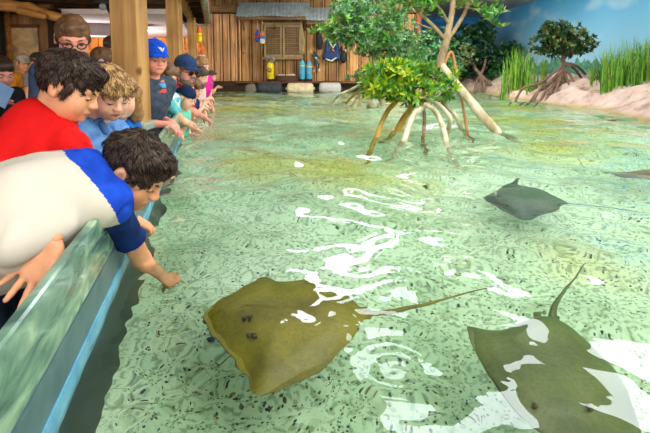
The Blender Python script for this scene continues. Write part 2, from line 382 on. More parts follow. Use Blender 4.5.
n1 = t.n('ShaderNodeTexNoise', inp={'Vector': (tc, 'Object'), 'Scale': 3.5, 'Detail': 7.0, 'Roughness': 0.65})
r = t.ramp(n1, [(0.34, lin((126, 98, 82))), (0.46, lin((186, 158, 144))), (0.66, lin((206, 184, 172)))])
sp = t.n('ShaderNodeSeparateXYZ', inp={0: (tc, 'Object')}); mr = t.n('ShaderNodeMapRange', inp={0: (sp, 'Z'), 1: 0.02, 2: 0.07, 3: 0.8, 4: 0.0})
c = t.mix(mr, r, lin((160, 140, 86))); m2 = t.n('ShaderNodeMapRange', inp={0: (sp, 'Z'), 1: -0.06, 2: 0.0, 3: 1.0, 4: 0.0}); c = t.mix(m2, c, lin((176, 196, 160)))
p = t.n('ShaderNodeBsdfPrincipled', inp={'Roughness': 0.85}); t.L(O(c), p.inputs['Base Color'])
n5 = t.n('ShaderNodeTexNoise', inp={'Vector': (tc, 'Object'), 'Scale': 14.0, 'Detail': 5.0})
bb = t.n('ShaderNodeBump', inp={'Strength': 0.7, 'Distance': 0.03, 'Height': n5}); t.L(bb.outputs[0], p.inputs['Normal']); t.n('ShaderNodeOutputMaterial', inp={0: p})
BX = lambda x, y: float(bank_z(np.array([[x]]), np.array([[y]]))[0, 0])
struct(meshobj('bank', np.stack([gx, gy, gz], -1).reshape(-1, 3), np.stack([ii, ii + 1, ii + 111, ii + 110], 1), m))
# ================================================================== STINGRAYS
def stingray(label, outline, zc, thick, snout, tailroot, tail, colr, colr2, eyes, tilt=None, spotmat=None):
    """outline: seen pixels of the disc, placed at their own depth; a domed body with thin wing tips"""
    pts = spline([RF(x, y, zc) for x, y in outline] + [RF(*outline[0], zc)], 60)[:-1]
    pts = np.array(pts); c = pts.mean(0); s_ = np.array(RF(*snout, zc)); tr = np.array(RF(*tailroot, zc))
    ax = tr - s_; ax[2] = 0; Lx = np.linalg.norm(ax); ax /= Lx; side = np.array([-ax[1], ax[0], 0])
    root = empty('stingray', c, label, 'stingray', None)
    n = len(pts); V = []; Fc = []; rings = 16
    mid = s_ + ax * Lx * 0.48
    def hgt(p, k):
        q = p - mid; u = (q @ ax) / (Lx * 0.5); v = (q @ side) / (Lx * 0.5)
        edge = 1 - k
        return thick * (0.30 * min(1, edge * 3.5) ** 0.6 + 0.55 * math.exp(-(v / 0.5) ** 2) * max(0, 1 - abs(u) ** 2.4) * min(1, edge * 4)) \
            + 0.012 * k * k * math.sin(3.0 * v + 2 * u + 1) * (1 if k > 0.3 else 0)
    for up in (1, -1):
        for r_ in range(rings + 1):
            k = (r_ / rings) ** 0.85
            for i in range(n):
                p = mid + (pts[i] - mid) * k; h = hgt(p, k)
                base = 0.02 * k * k * math.sin(2.2 * ((p - mid) @ side) / (Lx * .5) + 0.6)
                V.append([p[0], p[1], zc + base + (h if up > 0 else -0.25 * thick * (1 - k))])
    off = (rings + 1) * n
    for r_ in range(rings):
        for i in range(n):
            j = (i + 1) % n; a, b, c_, d = r_ * n + i, r_ * n + j, (r_ + 1) * n + j, (r_ + 1) * n + i
            Fc.append([a, b, c_, d]); Fc.append([off + a, off + d, off + c_, off + b])
    m, t = newmat('skin_' + label[:18]); tc = t.n('ShaderNodeTexCoord')
    n1 = t.n('ShaderNodeTexNoise', inp={'Vector': (tc, 'Object'), 'Scale': 7.0, 'Detail': 6.0, 'Roughness': 0.6})
    r = t.ramp(n1, [(0.32, lin(colr2)), (0.66, lin(colr))])
    n2 = t.n('ShaderNodeTexNoise', inp={'Vector': (tc, 'Object'), 'Scale': 120.0, 'Detail': 2.0}); r2 = t.ramp(n2, [(0.35, (0.75, 0.75, 0.75)), (0.55, (1, 1, 1))])
    c_ = t.mix(0.8, r, r2, 'MULTIPLY')
    p = t.n('ShaderNodeBsdfPrincipled', inp={'Roughness': 0.45}); t.L(O(c_), p.inputs['Base Color']); t.n('ShaderNodeOutputMaterial', inp={0: p})
    meshobj('disc', V, Fc, m, root)
    tp = [RF(x, y, z) for x, y, z in tail]
    tp[0] = tp[0] - ax * 0.06
    MB().tube(spline(tp, 24), [thick * 0.34, thick * 0.18, thick * 0.12, thick * 0.07, 0.002], 8).build('tail', m, root, smooth=True)
    for sg in (-1, 1):   # pelvic fins beside the tail root
        a = tr + side * sg * 0.012; mb = MB(); L2 = Lx * 0.075
        ring_ = [a - ax * 0.05, a + side * sg * L2 * 0.55 - ax * 0.01, a + side * sg * L2 * 0.6 + ax * L2 * 0.5, a + ax * L2 * 0.8]
        top_ = [q + np.array([0, 0, 0.008]) for q in ring_]; bot_ = [q - np.array([0, 0, 0.004]) for q in ring_]
        mb.add(top_ + bot_, [(0, 1, 2, 3), (7, 6, 5, 4), (0, 4, 5, 1), (1, 5, 6, 2), (2, 6, 7, 3), (3, 7, 4, 0)]); mb.build('pelvic_fin', m, root, smooth=True)
    for ex, ey in eyes:
        q = RF(ex, ey, zc + thick * 0.8); mb = MB()
        r_e = thick * 0.13
        prof = [(0.001, r_e), (r_e * .5, r_e * .86), (r_e * .87, r_e * .5), (r_e, 0), (r_e * .9, -r_e)]
        mb.lathe(q, prof, (0, 0, 1), 10); mb.build('eye', mat('ray_eye', (84, 70, 26), 0.3), root, smooth=True)
        mb = MB(); q2 = q + ax * r_e * 1.9; mb.lathe(q2 - np.array([0, 0, r_e * .3]), [(0.001, r_e * .3), (r_e * .8, r_e * .25), (r_e * 1.1, -r_e)], (0, 0, 1), 10); mb.build('spiracle', mat('ray_spir', (70, 58, 20), 0.5), root, smooth=True)
    return root
stingray('large olive-brown stingray in the foreground beside the reaching hand, snout to the left',
         [(208, 326), (206, 318), (220, 306), (243, 290), (257, 278), (266, 277), (277, 281), (303, 280), (325, 290), (346, 298), (361, 312), (366, 318), (352, 336), (338, 352), (318, 368), (285, 384), (265, 391), (254, 388), (247, 374), (230, 356), (216, 344)],
         -0.20, 0.055, (208, 322), (362, 314), [(356, 313, -.2), (385, 312, -.19), (420, 304, -.17), (458, 294, -.15), (494, 285, -.12)],
         (150, 134, 12), (102, 90, 6), [(244, 321), (249, 337)])
stingray('grey-green stingray at the lower right with its thin tail curving up toward the far bank',
         [(467, 327), (500, 334), (520, 326), (540, 319), (556, 321), (576, 333), (598, 352), (622, 378), (636, 410), (640, 440), (600, 452), (560, 448), (535, 436), (510, 412), (488, 380), (474, 352)],
         -0.16, 0.05, (560, 450), (548, 320), [(550, 322, -.16), (556, 305, -.16), (566, 287, -.15), (585, 265, -.13)],
         (112, 122, 62), (84, 94, 44), [(535, 408), (590, 410)])
stingray('dark green-grey stingray gliding in the middle distance right of centre',
         [(483, 196), (500, 191), (509, 183), (519, 180), (522, 185), (540, 189), (556, 196), (569, 204), (560, 209), (541, 212), (524, 218), (508, 208), (492, 202)],
         -0.14, 0.06, (484, 196), (566, 204), [(562, 204, -.14), (590, 206, -.14), (622, 210, -.16), (648, 213, -.2)],
         (104, 122, 96), (70, 90, 74), [(499, 195), (503, 202)])
stingray('brown stingray near the surface at the right edge with a thin tail to the left',
         [(604, 173), (620, 169), (645, 167), (670, 168), (688, 174), (670, 182), (645, 180), (622, 178)],
         -0.07, 0.05, (688, 174), (605, 173), [(610, 173, -.07), (598, 171, -.06), (586, 166, -.05), (578, 158, -.04)],
         (150, 126, 84), (104, 96, 66), [])
# ================================================================== THE HUT ACROSS THE WATER
def hx(px, Y=HUT): return (px - CX) / F * Y          # near enough at the hut's depth
def hz(py, Y=HUT): return 0.63 + (HY - py) / F * Y
WB = wood('hut_board', (196, 152, 100), (140, 98, 58), 2, 1.0, planks=.31)
WB2 = wood('hut_board_pale', (232, 184, 138), (190, 142, 98), 2, 1.0, planks=.23)
WD = wood('hut_beam', (150, 112, 70), (92, 62, 34), 0, 1.0)
WP = wood('post_wood', (206, 160, 100), (160, 114, 62), 2, 0.8)
def plankwall(x0, x1, z0, z1, Y, pitch, m_, seed):
    r = random.Random(seed); mb = MB(); x = x0
    while x < x1 - 0.02:
        w_ = min(pitch * r.uniform(0.9, 1.1), x1 - x)
        mb.box((x + w_ / 2, Y + 0.02, (z0 + z1) / 2), (w_ - 0.075, 0.03, z1 - z0), bev=0.003)
        mb.box((x + w_, Y - .008, (z0 + z1) / 2), (0.04, 0.045, z1 - z0), bev=0.003); x += w_
    return mb
struct(MB().box((hx(313), HUT + 0.14, 1.2), (hx(420) - hx(205), 0.1, 2.2)).build('wall_hut_core', mat('dark_core', (40, 26, 14), 0.9)))
struct(plankwall(hx(205), hx(241), hz(81), hz(15), HUT - 0.03, 0.20, WB2, 2).build('wall_hut_left', WB2))
struct(plankwall(hx(241), hx(418), hz(81), hz(15), HUT, 0.27, WB, 3).build('wall_hut_front', WB))
struct(plankwall(hx(205), hx(420), hz(14), ZC, HUT + 0.02, 0.27, WB, 4).build('wall_hut_upper', WB))
struct(MB().box((hx(228), HUT - 0.07, hz(10.5)), (hx(242) - hx(214), 0.12, 0.17), bev=.01).build('trim_4', WD))
struct(MB().box((hx(380), HUT - 0.05, hz(11)), (hx(420) - hx(338), 0.1, 0.15), bev=.01).build('trim_5', WD))
struct(MB().box((hx(417), HUT - 0.05, hz(40)), (0.12, 0.12, 1.9), bev=.01).build('trim_6', wood('red_post', (168, 98, 56), (112, 60, 30), 2)))
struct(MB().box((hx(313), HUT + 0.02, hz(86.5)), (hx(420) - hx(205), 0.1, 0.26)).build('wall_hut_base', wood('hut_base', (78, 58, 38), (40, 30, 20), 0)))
struct(MB().box((hx(332), HUT - 0.10, hz(82)), (hx(425) - hx(236), 0.26, 0.04), bev=.006).build('ledge', wood('ledge_wood', (140, 96, 62), (92, 60, 36), 0)))
# corrugated awnings
TIN = mat('tin', (190, 200, 206), 0.5, (150, 160, 166), 7, metal=0.35, bump=0.2)
def awning(label, x0, x1, Y1, Y0, z1, z0, skew=0.0):
    root = empty('metal_awning', ((x0 + x1) / 2, Y1, z1), label, 'awning', None)
    n = int((x1 - x0) / 0.018); V = []; Fc = []
    for layer in (0, -0.006):
        for j in range(7):
            t_ = j / 6
            for i in range(n + 1):
                x = x0 + (x1 - x0) * i / n; s_ = skew * (i / n - 0.5)
                V.append((x, Y1 + (Y0 - Y1) * t_, z1 + (z0 - z1) * t_ + 0.008 * math.sin(2 * math.pi * i / 5) + s_ * t_ + layer - 0.012 * t_ * math.sin(i * 0.11)))
    for l in (0, 1):
        o_ = l * 7 * (n + 1)
        for j in range(6):
            for i in range(n):
                a = o_ + j * (n + 1) + i; Fc.append((a, a + 1, a + n + 2, a + n + 1) if l == 0 else (a, a + n + 1, a + n + 2, a + 1))
    b = 6 * (n + 1); o_ = 7 * (n + 1)
    for i in range(n): Fc.append((b + i, b + i + 1, o_ + b + i + 1, o_ + b + i))
    meshobj('corrugated_sheet', V, Fc, TIN, root)
    MB().box(((x0 + x1) / 2, Y1 - 0.30, z0 - 0.045), (x1 - x0 - 0.04, 0.05, 0.08), bev=.004).build('support_beam', WD, root)
    for x in (x0 + 0.12, (x0 + x1) / 2, x1 - 0.12):
        MB().tube([(x, Y1 - 0.02, z0 - 0.30), (x, Y1 - 0.30, z0 - 0.08)], 0.018, 6).build('bracket', WD, root)
    return root
awning('long corrugated metal awning above the shuttered window of the wooden hut', hx(239, 10.9), hx(310, 10.9), HUT - 0.02, HUT - 0.42, hz(4), hz(17, 10.7))
awning('sloping corrugated metal awning above the hanging dive gear, right of the shutters', hx(306, 10.9), hx(372, 10.9), HUT - 0.02, HUT - 0.45, hz(9), hz(21, 10.7), -0.02)
# shuttered window
sw = empty('shuttered_window', (hx(282.5), HUT, hz(58)), 'weathered grey-brown louvred window shutters on the hut wall', 'window shutters')
SHW = wood('shutter_wood', (170, 146, 112), (122, 98, 70), 0, 1.0, knots=False); SHV = wood('shutter_post', (182, 152, 112), (140, 112, 78), 2, 1.0, knots=False)
for a, b in ((265, 282.5), (283.5, 301)):
    x0, x1 = hx(a), hx(b); z0, z1 = hz(57), hz(26); mb = MB(); Y = HUT - 0.04
    for x in (x0 + .02, x1 - .02): mb.box((x, Y, (z0 + z1) / 2), (0.045, 0.04, z1 - z0), bev=.003)
    for z in (z0 + .02, z1 - .02): mb.box(((x0 + x1) / 2, Y, z), (x1 - x0, 0.038, 0.05), bev=.003)
    sh = mb.build('shutter', SHV, sw); mb = MB(); k = 13
    for i in range(k):
        z = z0 + 0.06 + (z1 - z0 - 0.12) * i / (k - 1); c_, s_ = math.cos(0.7), math.sin(0.7)
        mb.box(((x0 + x1) / 2, Y, z), (x1 - x0 - 0.08, 0.05, 0.009), ((1, 0, 0), (0, c_, -s_), (0, s_, c_)))
    mb.build('louvres', SHW, sh)
MB().box((hx(283), HUT - 0.05, hz(24.5)), (hx(303) - hx(263), 0.06, 0.055), bev=.004).build('lintel', SHW, sw)
MB().box((hx(283), HUT - 0.06, hz(58.5)), (hx(303) - hx(263), 0.09, 0.05), bev=.004).build('sill', SHW, sw)
# things along the ledge
LZ = hz(81.4)
def tank(px, h, r, label, body, band, YY_, grp):
    root = empty('scuba_tank', (hx(px), YY_, LZ), label, 'scuba tank', grp); b = MB(); c = (hx(px), YY_, LZ)
    b.lathe(c, [(r * .9, 0.03), (r, 0.05), (r, h * .80), (r * .93, h * .86), (r * .7, h * .92), (r * .36, h * .96), (r * .3, h)], n=20); b.build('cylinder', body, root, smooth=True)
    MB().lathe(c, [(r * 1.04, 0), (r * 1.06, 0.05), (r * 1.02, 0.07)], n=20).build('boot', mat('boot', (34, 34, 36), 0.6), root, smooth=True)
    if band: MB().lathe(c, [(r * 1.01, h * .70), (r * 1.03, h * .705), (r * 1.03, h * .745), (r * 1.01, h * .75)], n=20).build('band', band, root, smooth=True)
    v = MB(); top_ = np.array(c) + [0, 0, h]
    v.lathe(top_, [(0.014, 0), (0.016, 0.03), (0.012, 0.06)], n=10); v.tube([top_ + [-.03, 0, .035], top_ + [.03, 0, .035]], 0.011, 8); v.build('valve', mat('valve', (150, 150, 148), 0.4, metal=0.6), root, smooth=True)
    return root
YEL = mat('tank_yellow', (240, 214, 20), 0.35, (196, 160, 20), 9)
BLU = mat('tank_blue', (84, 176, 208), 0.35, (60, 140, 172), 9)
yt = tank(271.5, 0.50, 0.088, 'yellow scuba tank with coiled grey hose on top, left of the brown basket', YEL, None, HUT - 0.14, None)
cc = np.array([hx(271.5), HUT - 0.14, LZ + 0.5]); mb = MB()
for k in range(3):
    pts = [cc + np.array([0.085 * math.cos(a + k) * (1 + .15 * k) + 0.01, 0.05 * math.sin(a) - 0.03, 0.035 + 0.05 * math.sin(a * 2 + k) + 0.02 * k]) for a in np.linspace(0, 5.6, 22)]
    mb.tube(pts, 0.011, 7)
mb.build('hose', mat('hose_grey', (156, 152, 140), 0.6), yt, smooth=True)
MB().lathe(cc + np.array([-0.02, -0.10, -0.22]), [(0.002, .03), (0.045, .028), (0.055, .01), (0.055, -.01), (0.002, -.012)], (0, -1, 0.1), 16).build('faded_sticker_patch', mat('patch', (170, 140, 40), 0.5, (110, 90, 40), 30), yt, smooth=True)
tank(302.5, 0.53, 0.070, 'left one of the two blue scuba tanks with yellow bands', BLU, YEL, HUT - 0.13, None)
tank(309.5, 0.50, 0.070, 'right one of the two blue scuba tanks with yellow bands', BLU, YEL, HUT - 0.13, None)
# basket of shells
bk = empty('basket', (hx(287), HUT - 0.15, LZ), 'low brown oval basket filled with white shells on the ledge', 'basket')
mb = MB(); c = (hx(287), HUT - 0.15, LZ)
mb.lathe(c, [(0.235, 0), (0.262, 0.03), (0.265, 0.14), (0.275, 0.15), (0.25, 0.155), (0.24, 0.12)], n=28, sc=(1, 0.42)); mb.build('bowl', mat('wicker', (98, 66, 50), 0.8, (60, 38, 30), 40, bump=.6), bk, smooth=True)
r_ = random.Random(4)
for i in range(26):
    a = r_.uniform(0, 6.28); q = math.sqrt(r_.random()); x, y = c[0] + 0.21 * q * math.cos(a), c[1] + 0.08 * q * math.sin(a)
    s_ = r_.uniform(0.018, 0.03); ax_ = (r_.uniform(-1, 1), r_.uniform(-1, 1), r_.uniform(0.2, 1))
    o = MB().lathe((x, y, LZ + 0.15 + r_.uniform(0, .012)), [(0.002, -s_), (s_ * .8, -s_ * .5), (s_, 0), (s_ * .6, s_ * .7), (0.002, s_ * 1.3)], ax_, 8).build('shell', mat('shell', (226, 216, 198), 0.5, (190, 176, 154), 30), None, (x, y, LZ + 0.15), smooth=True)
    tag(o, 'small white shell in the brown basket on the ledge', 'shell', 'white shells in the basket')
# bumpers floating against the base
def bumper(px0, px1, py0, py1, label, m_, m2=None, endon=False):
    x0, x1 = hx(px0, 10.85), hx(px1, 10.85); z0, z1 = -0.05, hz(py0, 10.85); r = (z1 - z0) / 2; c = np.array([(x0 + x1) / 2, 10.84, (z0 + z1) / 2])
    L = x1 - x0; root = empty('pool_float', (c[0], c[1], z0), label, 'float')
    if endon:
        MB().lathe(c, [(r * .8, -.16), (r, -.14), (r, .1), (r * .9, .12), (r * .3, .12)], (0, 1, 0), 20).build('barrel', m_, root, smooth=True)
        MB().lathe(c + [0, -.165, 0], [(r * .84, 0), (r * .84, -.012), (r * .6, -.012)], (0, 1, 0), 20).build('rim', mat('rimm', (120, 112, 96), 0.7), root, smooth=True); return
    e = r * .55
    pr_ = [(r * .30, -L / 2), (r * .7, -L / 2 + e * .12), (r * .94, -L / 2 + e * .5), (r, -L / 2 + e), (r * 1.02, 0), (r, L / 2 - e), (r * .94, L / 2 - e * .5), (r * .7, L / 2 - e * .12), (r * .30, L / 2)]
    MB().lathe(c, pr_, (1, 0, 0), 20).build('hull', m_, root, smooth=True)
    for sg in (-1, 1): MB().tube([c + [sg * (L / 2 - .02), 0, 0], c + [sg * (L / 2 + .035), 0, 0.01]], 0.03, 8).build('end_knob', m2 or m_, root, smooth=True)
bumper(247.5, 255.5, 83.5, 92, 'small round end of a grey barrel float at the far left under the hut', mat('fl1', (134, 126, 110), .7, (100, 92, 78), 12), endon=True)
bumper(257, 282, 82.5, 92, 'dark grey float lying under the yellow tank', mat('fl2', (66, 68, 76), .7, (44, 46, 52), 12))
bumper(287, 313.5, 83, 92, 'cream white float lying under the blue tanks', mat('fl3', (226, 210, 176), .6, (196, 172, 136), 8))
bumper(319, 341, 82.5, 92, 'speckled pale grey float with a dark blue end, right of the cream float', mat('fl4', (196, 190, 186), .6, (156, 150, 148), 30), mat('fl4e', (40, 48, 84), .6))
# hanging pieces
ROPE = mat('rope', (196, 172, 126), 0.9, (150, 126, 84), 60)
def buoy(px, py0, py1, label, mats_, Y, name='hanging_buoy', rr=0.07, top_=22, tp=None):
    x = hx(px, Y); z1, z0 = hz(py0, Y), hz(py1, Y); h = z1 - z0
    root = empty(name, (x, Y, z0), label, 'buoy')
    MB().lathe((x, Y, z0), [(rr * .5, 0), (rr * .85, h * .04), (rr, h * .14), (rr, h * .36)], n=16).build('lower_shell', mats_[0], root, smooth=True)
    MB().lathe((x, Y, z0), [(rr * 1.005, h * .36), (rr * 1.005, h * .56)], n=16).build('middle_band', mats_[1], root, smooth=True)
    MB().lathe((x, Y, z0), [(rr, h * .56), (rr * .93, h * .68), (rr * .62, h * .86), (rr * .25, h)], n=16).build('upper_shell', mats_[2], root, smooth=True)
    MB().tube([(x, Y, z1 - .01), tp if tp else (x + .01, Y, hz(top_, Y) + .03)], 0.008, 6).build('rope', ROPE, root, smooth=True)
MW, MO, MR, MBl = mat('b_white', (230, 226, 220), .5), mat('b_orange', (236, 116, 40), .5), mat('b_red', (180, 54, 48), .5), mat('b_blue', (52, 76, 150), .5)
MY = mat('b_yellow', (250, 200, 30), .4)
buoy(258.2, 30, 42.5, 'faded red and blue buoy hanging left of the shutters', (MBl, MR, MBl), HUT - 0.32, rr=0.055, top_=19)
buoy(263, 31, 44, 'white buoy with orange and blue bands hanging beside the shutters', (MW, mat('b_lblue', (70, 120, 180), .5), mat('b_or2', (222, 120, 84), .5)), HUT - 0.32, rr=0.06, top_=19)
buoy(200.5, 26, 43, 'orange and yellow buoy hanging under the porch beam, the upper one', (MY, MY, MO), 9.0, rr=0.058, tp=(-2.62, 9.0, 1.57))
buoy(203.2, 44, 61, 'orange and white buoy hanging under the porch beam, the lower one', (MW, MO, MO), 9.6, rr=0.062, tp=(-2.77, 9.6, 1.57))
# net bundle between shutters and awning
root = empty('hanging_net', (hx(302), HUT - 0.1, hz(50)), 'beige rope net bundle hanging right of the shutters', 'net')
mb = MB()
for k in range(14):
    a = k * .45; mb.tube(spline([(hx(302) + .01 * math.cos(a), HUT - .1, hz(20)), (hx(302) + .03 * math.cos(a), HUT - .1 + .02 * math.sin(a), hz(30)), (hx(302.2) + .065 * math.cos(a), HUT - .1 + .03 * math.sin(a), hz(42)), (hx(302.2) + .05 * math.cos(a + .5), HUT - .1 + .02 * math.sin(a), hz(54))], 12), 0.009, 5)
mb.build('net_strands', ROPE, root, smooth=True)
MB().tube([(hx(302), HUT - .1, hz(21)), (hx(302), HUT - .1, hz(23))], 0.025, 8).build('tie', ROPE, root, smooth=True)
# ================================================================== SOFT SHAPES FROM SMOOTH UNIONS
def rc(a, b, r1, r2, k=0.01, op='u'):
    a = np.array(a, float); b = np.array(b, float); ba = b - a; L2 = ba @ ba + 1e-12; rm = max(r1, r2)
    def f(X, Y, Z):
        t_ = np.clip(((X - a[0]) * ba[0] + (Y - a[1]) * ba[1] + (Z - a[2]) * ba[2]) / L2, 0, 1)
        return np.sqrt((X - a[0] - t_ * ba[0]) ** 2 + (Y - a[1] - t_ * ba[1]) ** 2 + (Z - a[2] - t_ * ba[2]) ** 2) - (r1 + (r2 - r1) * t_)
    return (f, np.minimum(a, b) - rm, np.maximum(a, b) + rm, k, op)
def el(c, r, R=None, k=0.01, op='u'):
    c = np.array(c, float); r = np.array(r if hasattr(r, '__len__') else (r, r, r), float); R = np.eye(3) if R is None else np.array(R); m_ = np.abs(R) @ r
    def f(X, Y, Z):
        q = [(X - c[0]) * R[0, i] + (Y - c[1]) * R[1, i] + (Z - c[2]) * R[2, i] for i in range(3)]
        k0 = np.sqrt(sum((q[i] / r[i]) ** 2 for i in range(3))); k1 = np.sqrt(sum((q[i] / r[i] ** 2) ** 2 for i in range(3)))
        return k0 * (k0 - 1) / np.maximum(k1, 1e-9)
    return (f, c - m_, c + m_, k, op)
def half(c, nrm, k=0.003):       # cut away what lies beyond the plane
    c = np.array(c, float); nrm = np.array(nrm, float); nrm /= np.linalg.norm(nrm)
    return (lambda X, Y, Z: -((X - c[0]) * nrm[0] + (Y - c[1]) * nrm[1] + (Z - c[2]) * nrm[2]), None, None, k, 'd')
def cyl_cut(c, nrm, rad, k=0.003):   # cut beyond the plane, only near c
    c = np.array(c, float); nrm = np.array(nrm, float); nrm /= np.linalg.norm(nrm)
    def f(X, Y, Z):
        return np.maximum(-((X - c[0]) * nrm[0] + (Y - c[1]) * nrm[1] + (Z - c[2]) * nrm[2]), np.sqrt((X - c[0]) ** 2 + (Y - c[1]) ** 2 + (Z - c[2]) ** 2) - rad)
    return (f, c - rad, c + rad, k, 'd')
def polygonize(prims, vox):
    us_ = [p for p in prims if p[4] == 'u']; lo = np.min([p[1] for p in us_], 0) - 3 * vox; hi = np.max([p[2] for p in us_], 0) + 3 * vox
    n_ = np.ceil((hi - lo) / vox).astype(int) + 1; G = np.full(n_, 9.0, np.float32)
    ax_ = [lo[i] + np.arange(n_[i]) * vox for i in range(3)]
    for f, a, b, k, op in prims:
        pad = k * 1.5 + 3 * vox
        i0 = [0] * 3 if a is None else [max(0, int((a[i] - pad - lo[i]) / vox)) for i in range(3)]
        i1 = list(n_) if a is None else [min(n_[i], int((b[i] + pad - lo[i]) / vox) + 2) for i in range(3)]
        if any(i1[i] <= i0[i] for i in range(3)): continue
        sl = tuple(slice(i0[i], i1[i]) for i in range(3))
        X, Y, Z = np.meshgrid(*[ax_[i][sl[i]] for i in range(3)], indexing='ij', sparse=True)
        d = f(X, Y, Z); g = G[sl]
        if op == 'u':
            h = np.maximum(k - np.abs(g - d), 0) / k; G[sl] = np.minimum(g, d) - h * h * k * 0.25
        else:
            d = -d; h = np.maximum(k - np.abs(g - d), 0) / k; G[sl] = np.maximum(g, d) + h * h * k * 0.25
    S = G < 0
    C = [(0, 0, 0), (1, 0, 0), (0, 1, 0), (1, 1, 0), (0, 0, 1), (1, 0, 1), (0, 1, 1), (1, 1, 1)]
    m_ = [S[c[0]:n_[0] - 1 + c[0], c[1]:n_[1] - 1 + c[1], c[2]:n_[2] - 1 + c[2]] for c in C]
    cnt = sum(x.astype(np.int8) for x in m_); act = (cnt > 0) & (cnt < 8); ids = np.argwhere(act)
    idx = np.full(act.shape, -1, np.int64); idx[act] = np.arange(len(ids))
    vals = np.stack([G[ids[:, 0] + c[0], ids[:, 1] + c[1], ids[:, 2] + c[2]] for c in C], 1)
    acc = np.zeros((len(ids), 3)); cn = np.zeros(len(ids))
    for a in range(8):
        for b in range(a + 1, 8):
            if sum(abs(C[a][i] - C[b][i]) for i in range(3)) != 1: continue
            va, vb = vals[:, a], vals[:, b]; mk = (va < 0) != (vb < 0)
            t_ = np.where(mk, va / np.where(np.abs(va - vb) < 1e-12, 1, va - vb), 0)
            p_ = np.array(C[a]) + t_[:, None] * (np.array(C[b]) - np.array(C[a])); acc[mk] += p_[mk]; cn[mk] += 1
    V = lo + (ids + acc / cn[:, None]) * vox; Q = []
    for a in range(3):
        o1, o2 = [(1, 2), (2, 0), (0, 1)][a]
        sl0 = [slice(1, -1)] * 3; sl1 = [slice(1, -1)] * 3; sl0[a] = slice(0, -1); sl1[a] = slice(1, None)
        s0, s1 = S[tuple(sl0)], S[tuple(sl1)]; ch = s0 != s1; e = np.argwhere(ch); off = np.array([1, 1, 1]); off[a] = 0; e = e + off; inn = s0[ch]
        def cell(d1, d2):
            c = e.copy(); c[:, o1] -= d1; c[:, o2] -= d2; return idx[c[:, 0], c[:, 1], c[:, 2]]
        q = np.stack([cell(1, 1), cell(0, 1), cell(0, 0), cell(1, 0)], 1); q[~inn] = q[~inn][:, ::-1]; Q.append(q)
    return V, np.concatenate(Q)
def soft(name, chunks, mats, parent=None, org=None, mfn=None, disp=None):
    """chunks: list of (prims, voxel) joined as one mesh; mfn picks the material index by place"""
    Vs, Qs, b = [], [], 0
    for pr_, vx in chunks:
        V, Q = polygonize(pr_, vx); Vs.append(V); Qs.append(Q + b); b += len(V)
    V = np.concatenate(Vs); Q = np.concatenate(Qs); mi = mfn(V[Q].mean(1)) if mfn else None
    if disp is not None:
        nn = np.cross(V[Q[:, 2]] - V[Q[:, 0]], V[Q[:, 3]] - V[Q[:, 1]]); N = np.zeros_like(V)
        for j in range(4): np.add.at(N, Q[:, j], nn)
        N /= np.linalg.norm(N, axis=1)[:, None] + 1e-12; V = V + N * disp(V)[:, None]
    return meshobj(name, V, Q, mats, parent, org, True, mi)
# dive gear hung on the wall, built soft
def gear(name, label, cat, parts_, org):
    root = empty(name, org, label, cat)
    for nm, prims, m_, vx in parts_: soft(nm, [(prims, vx)], m_, root)
    return root
NAVY, BLK, PALE = mat('g_navy', (28, 60, 112), .7, (16, 34, 66), 20), mat('g_black', (30, 32, 36), .7, (18, 18, 22), 20), mat('g_pale', (196, 204, 206), .7, (150, 160, 164), 20)
def H(px, py, d=0.1): return np.array([hx(px, HUT - d), HUT - d, hz(py, HUT - d)])
gear('dive_vest', 'navy blue dive vest with white tubes hanging on the hut wall', 'dive vest', [
    ('vest_body', [el(H(331, 54), (0.17, 0.06, 0.13), k=.03), rc(H(326, 54), H(328, 40), 0.055, 0.04, .04), rc(H(337, 55), H(336, 41), 0.055, 0.04, .04), rc(H(325, 57), H(338, 58), 0.07, 0.06, .03)], NAVY, .012),
    ('tube', [rc(H(327, 38, .16), H(333, 48, .17), 0.018, 0.016, .01), rc(H(333, 48, .17), H(338, 40, .16), 0.016, 0.018, .01)], PALE, .008),
    ('piping', [rc(H(326, 59, .17), H(331, 61, .17), .018, .018, .01), rc(H(331, 61, .17), H(336, 58, .17), .018, .018, .01)], PALE, .008),
    ('buckle', [rc(H(332, 50, .18), H(334, 51, .18), .014, .012, .01)], MO, .006)], H(331, 62, 0.1))
gear('wetsuit_hood', 'black hood hanging left of the navy dive vest', 'dive hood', [('hood', [el(H(319.5, 42), (0.085, 0.05, 0.20), k=.03), rc(H(319, 34), H(320, 31), .05, .02, .03)], BLK, .012), ('hook', [rc(H(320, 32, .06), H(320, 29, .04), .01, .01)], PALE, .006)], H(319, 52))
gear('dive_bag', 'black mesh bag hanging right of the navy dive vest', 'bag', [('bag_body', [el(H(343.5, 57), (0.085, 0.06, 0.15), k=.03), rc(H(341, 50), H(342, 46), .04, .015, .03)], BLK, .012), ('strap', [rc(H(341, 50, .12), H(340, 40, .05), .010, .010)], BLK, .006)], H(343, 64))
gear('regulator_set', 'tangle of dark hoses and an orange regulator hanging beside the blue tanks', 'regulator', [
    ('hoses', [rc(H(314, 52), H(316, 62), .025, .02, .01), rc(H(316, 62), H(313, 70), .02, .018, .01), rc(H(313, 55), H(319, 64), .02, .02, .01), rc(H(319, 64), H(318, 71), .022, .015, .01), rc(H(315, 53), H(319, 58), .03, .02, .01)], mat('g_teal', (40, 58, 70), .6), .009),
    ('mouthpiece', [el(H(313.5, 71), (.035, .03, .05)), el(H(313, 67), (.03, .03, .035))], MO, .008), ('gauge', [el(H(319, 70), (.03, .025, .04))], PALE, .008), ('gauge', [el(H(316, 58, .14), (.03, .02, .03))], PALE, .008)], H(315, 76))
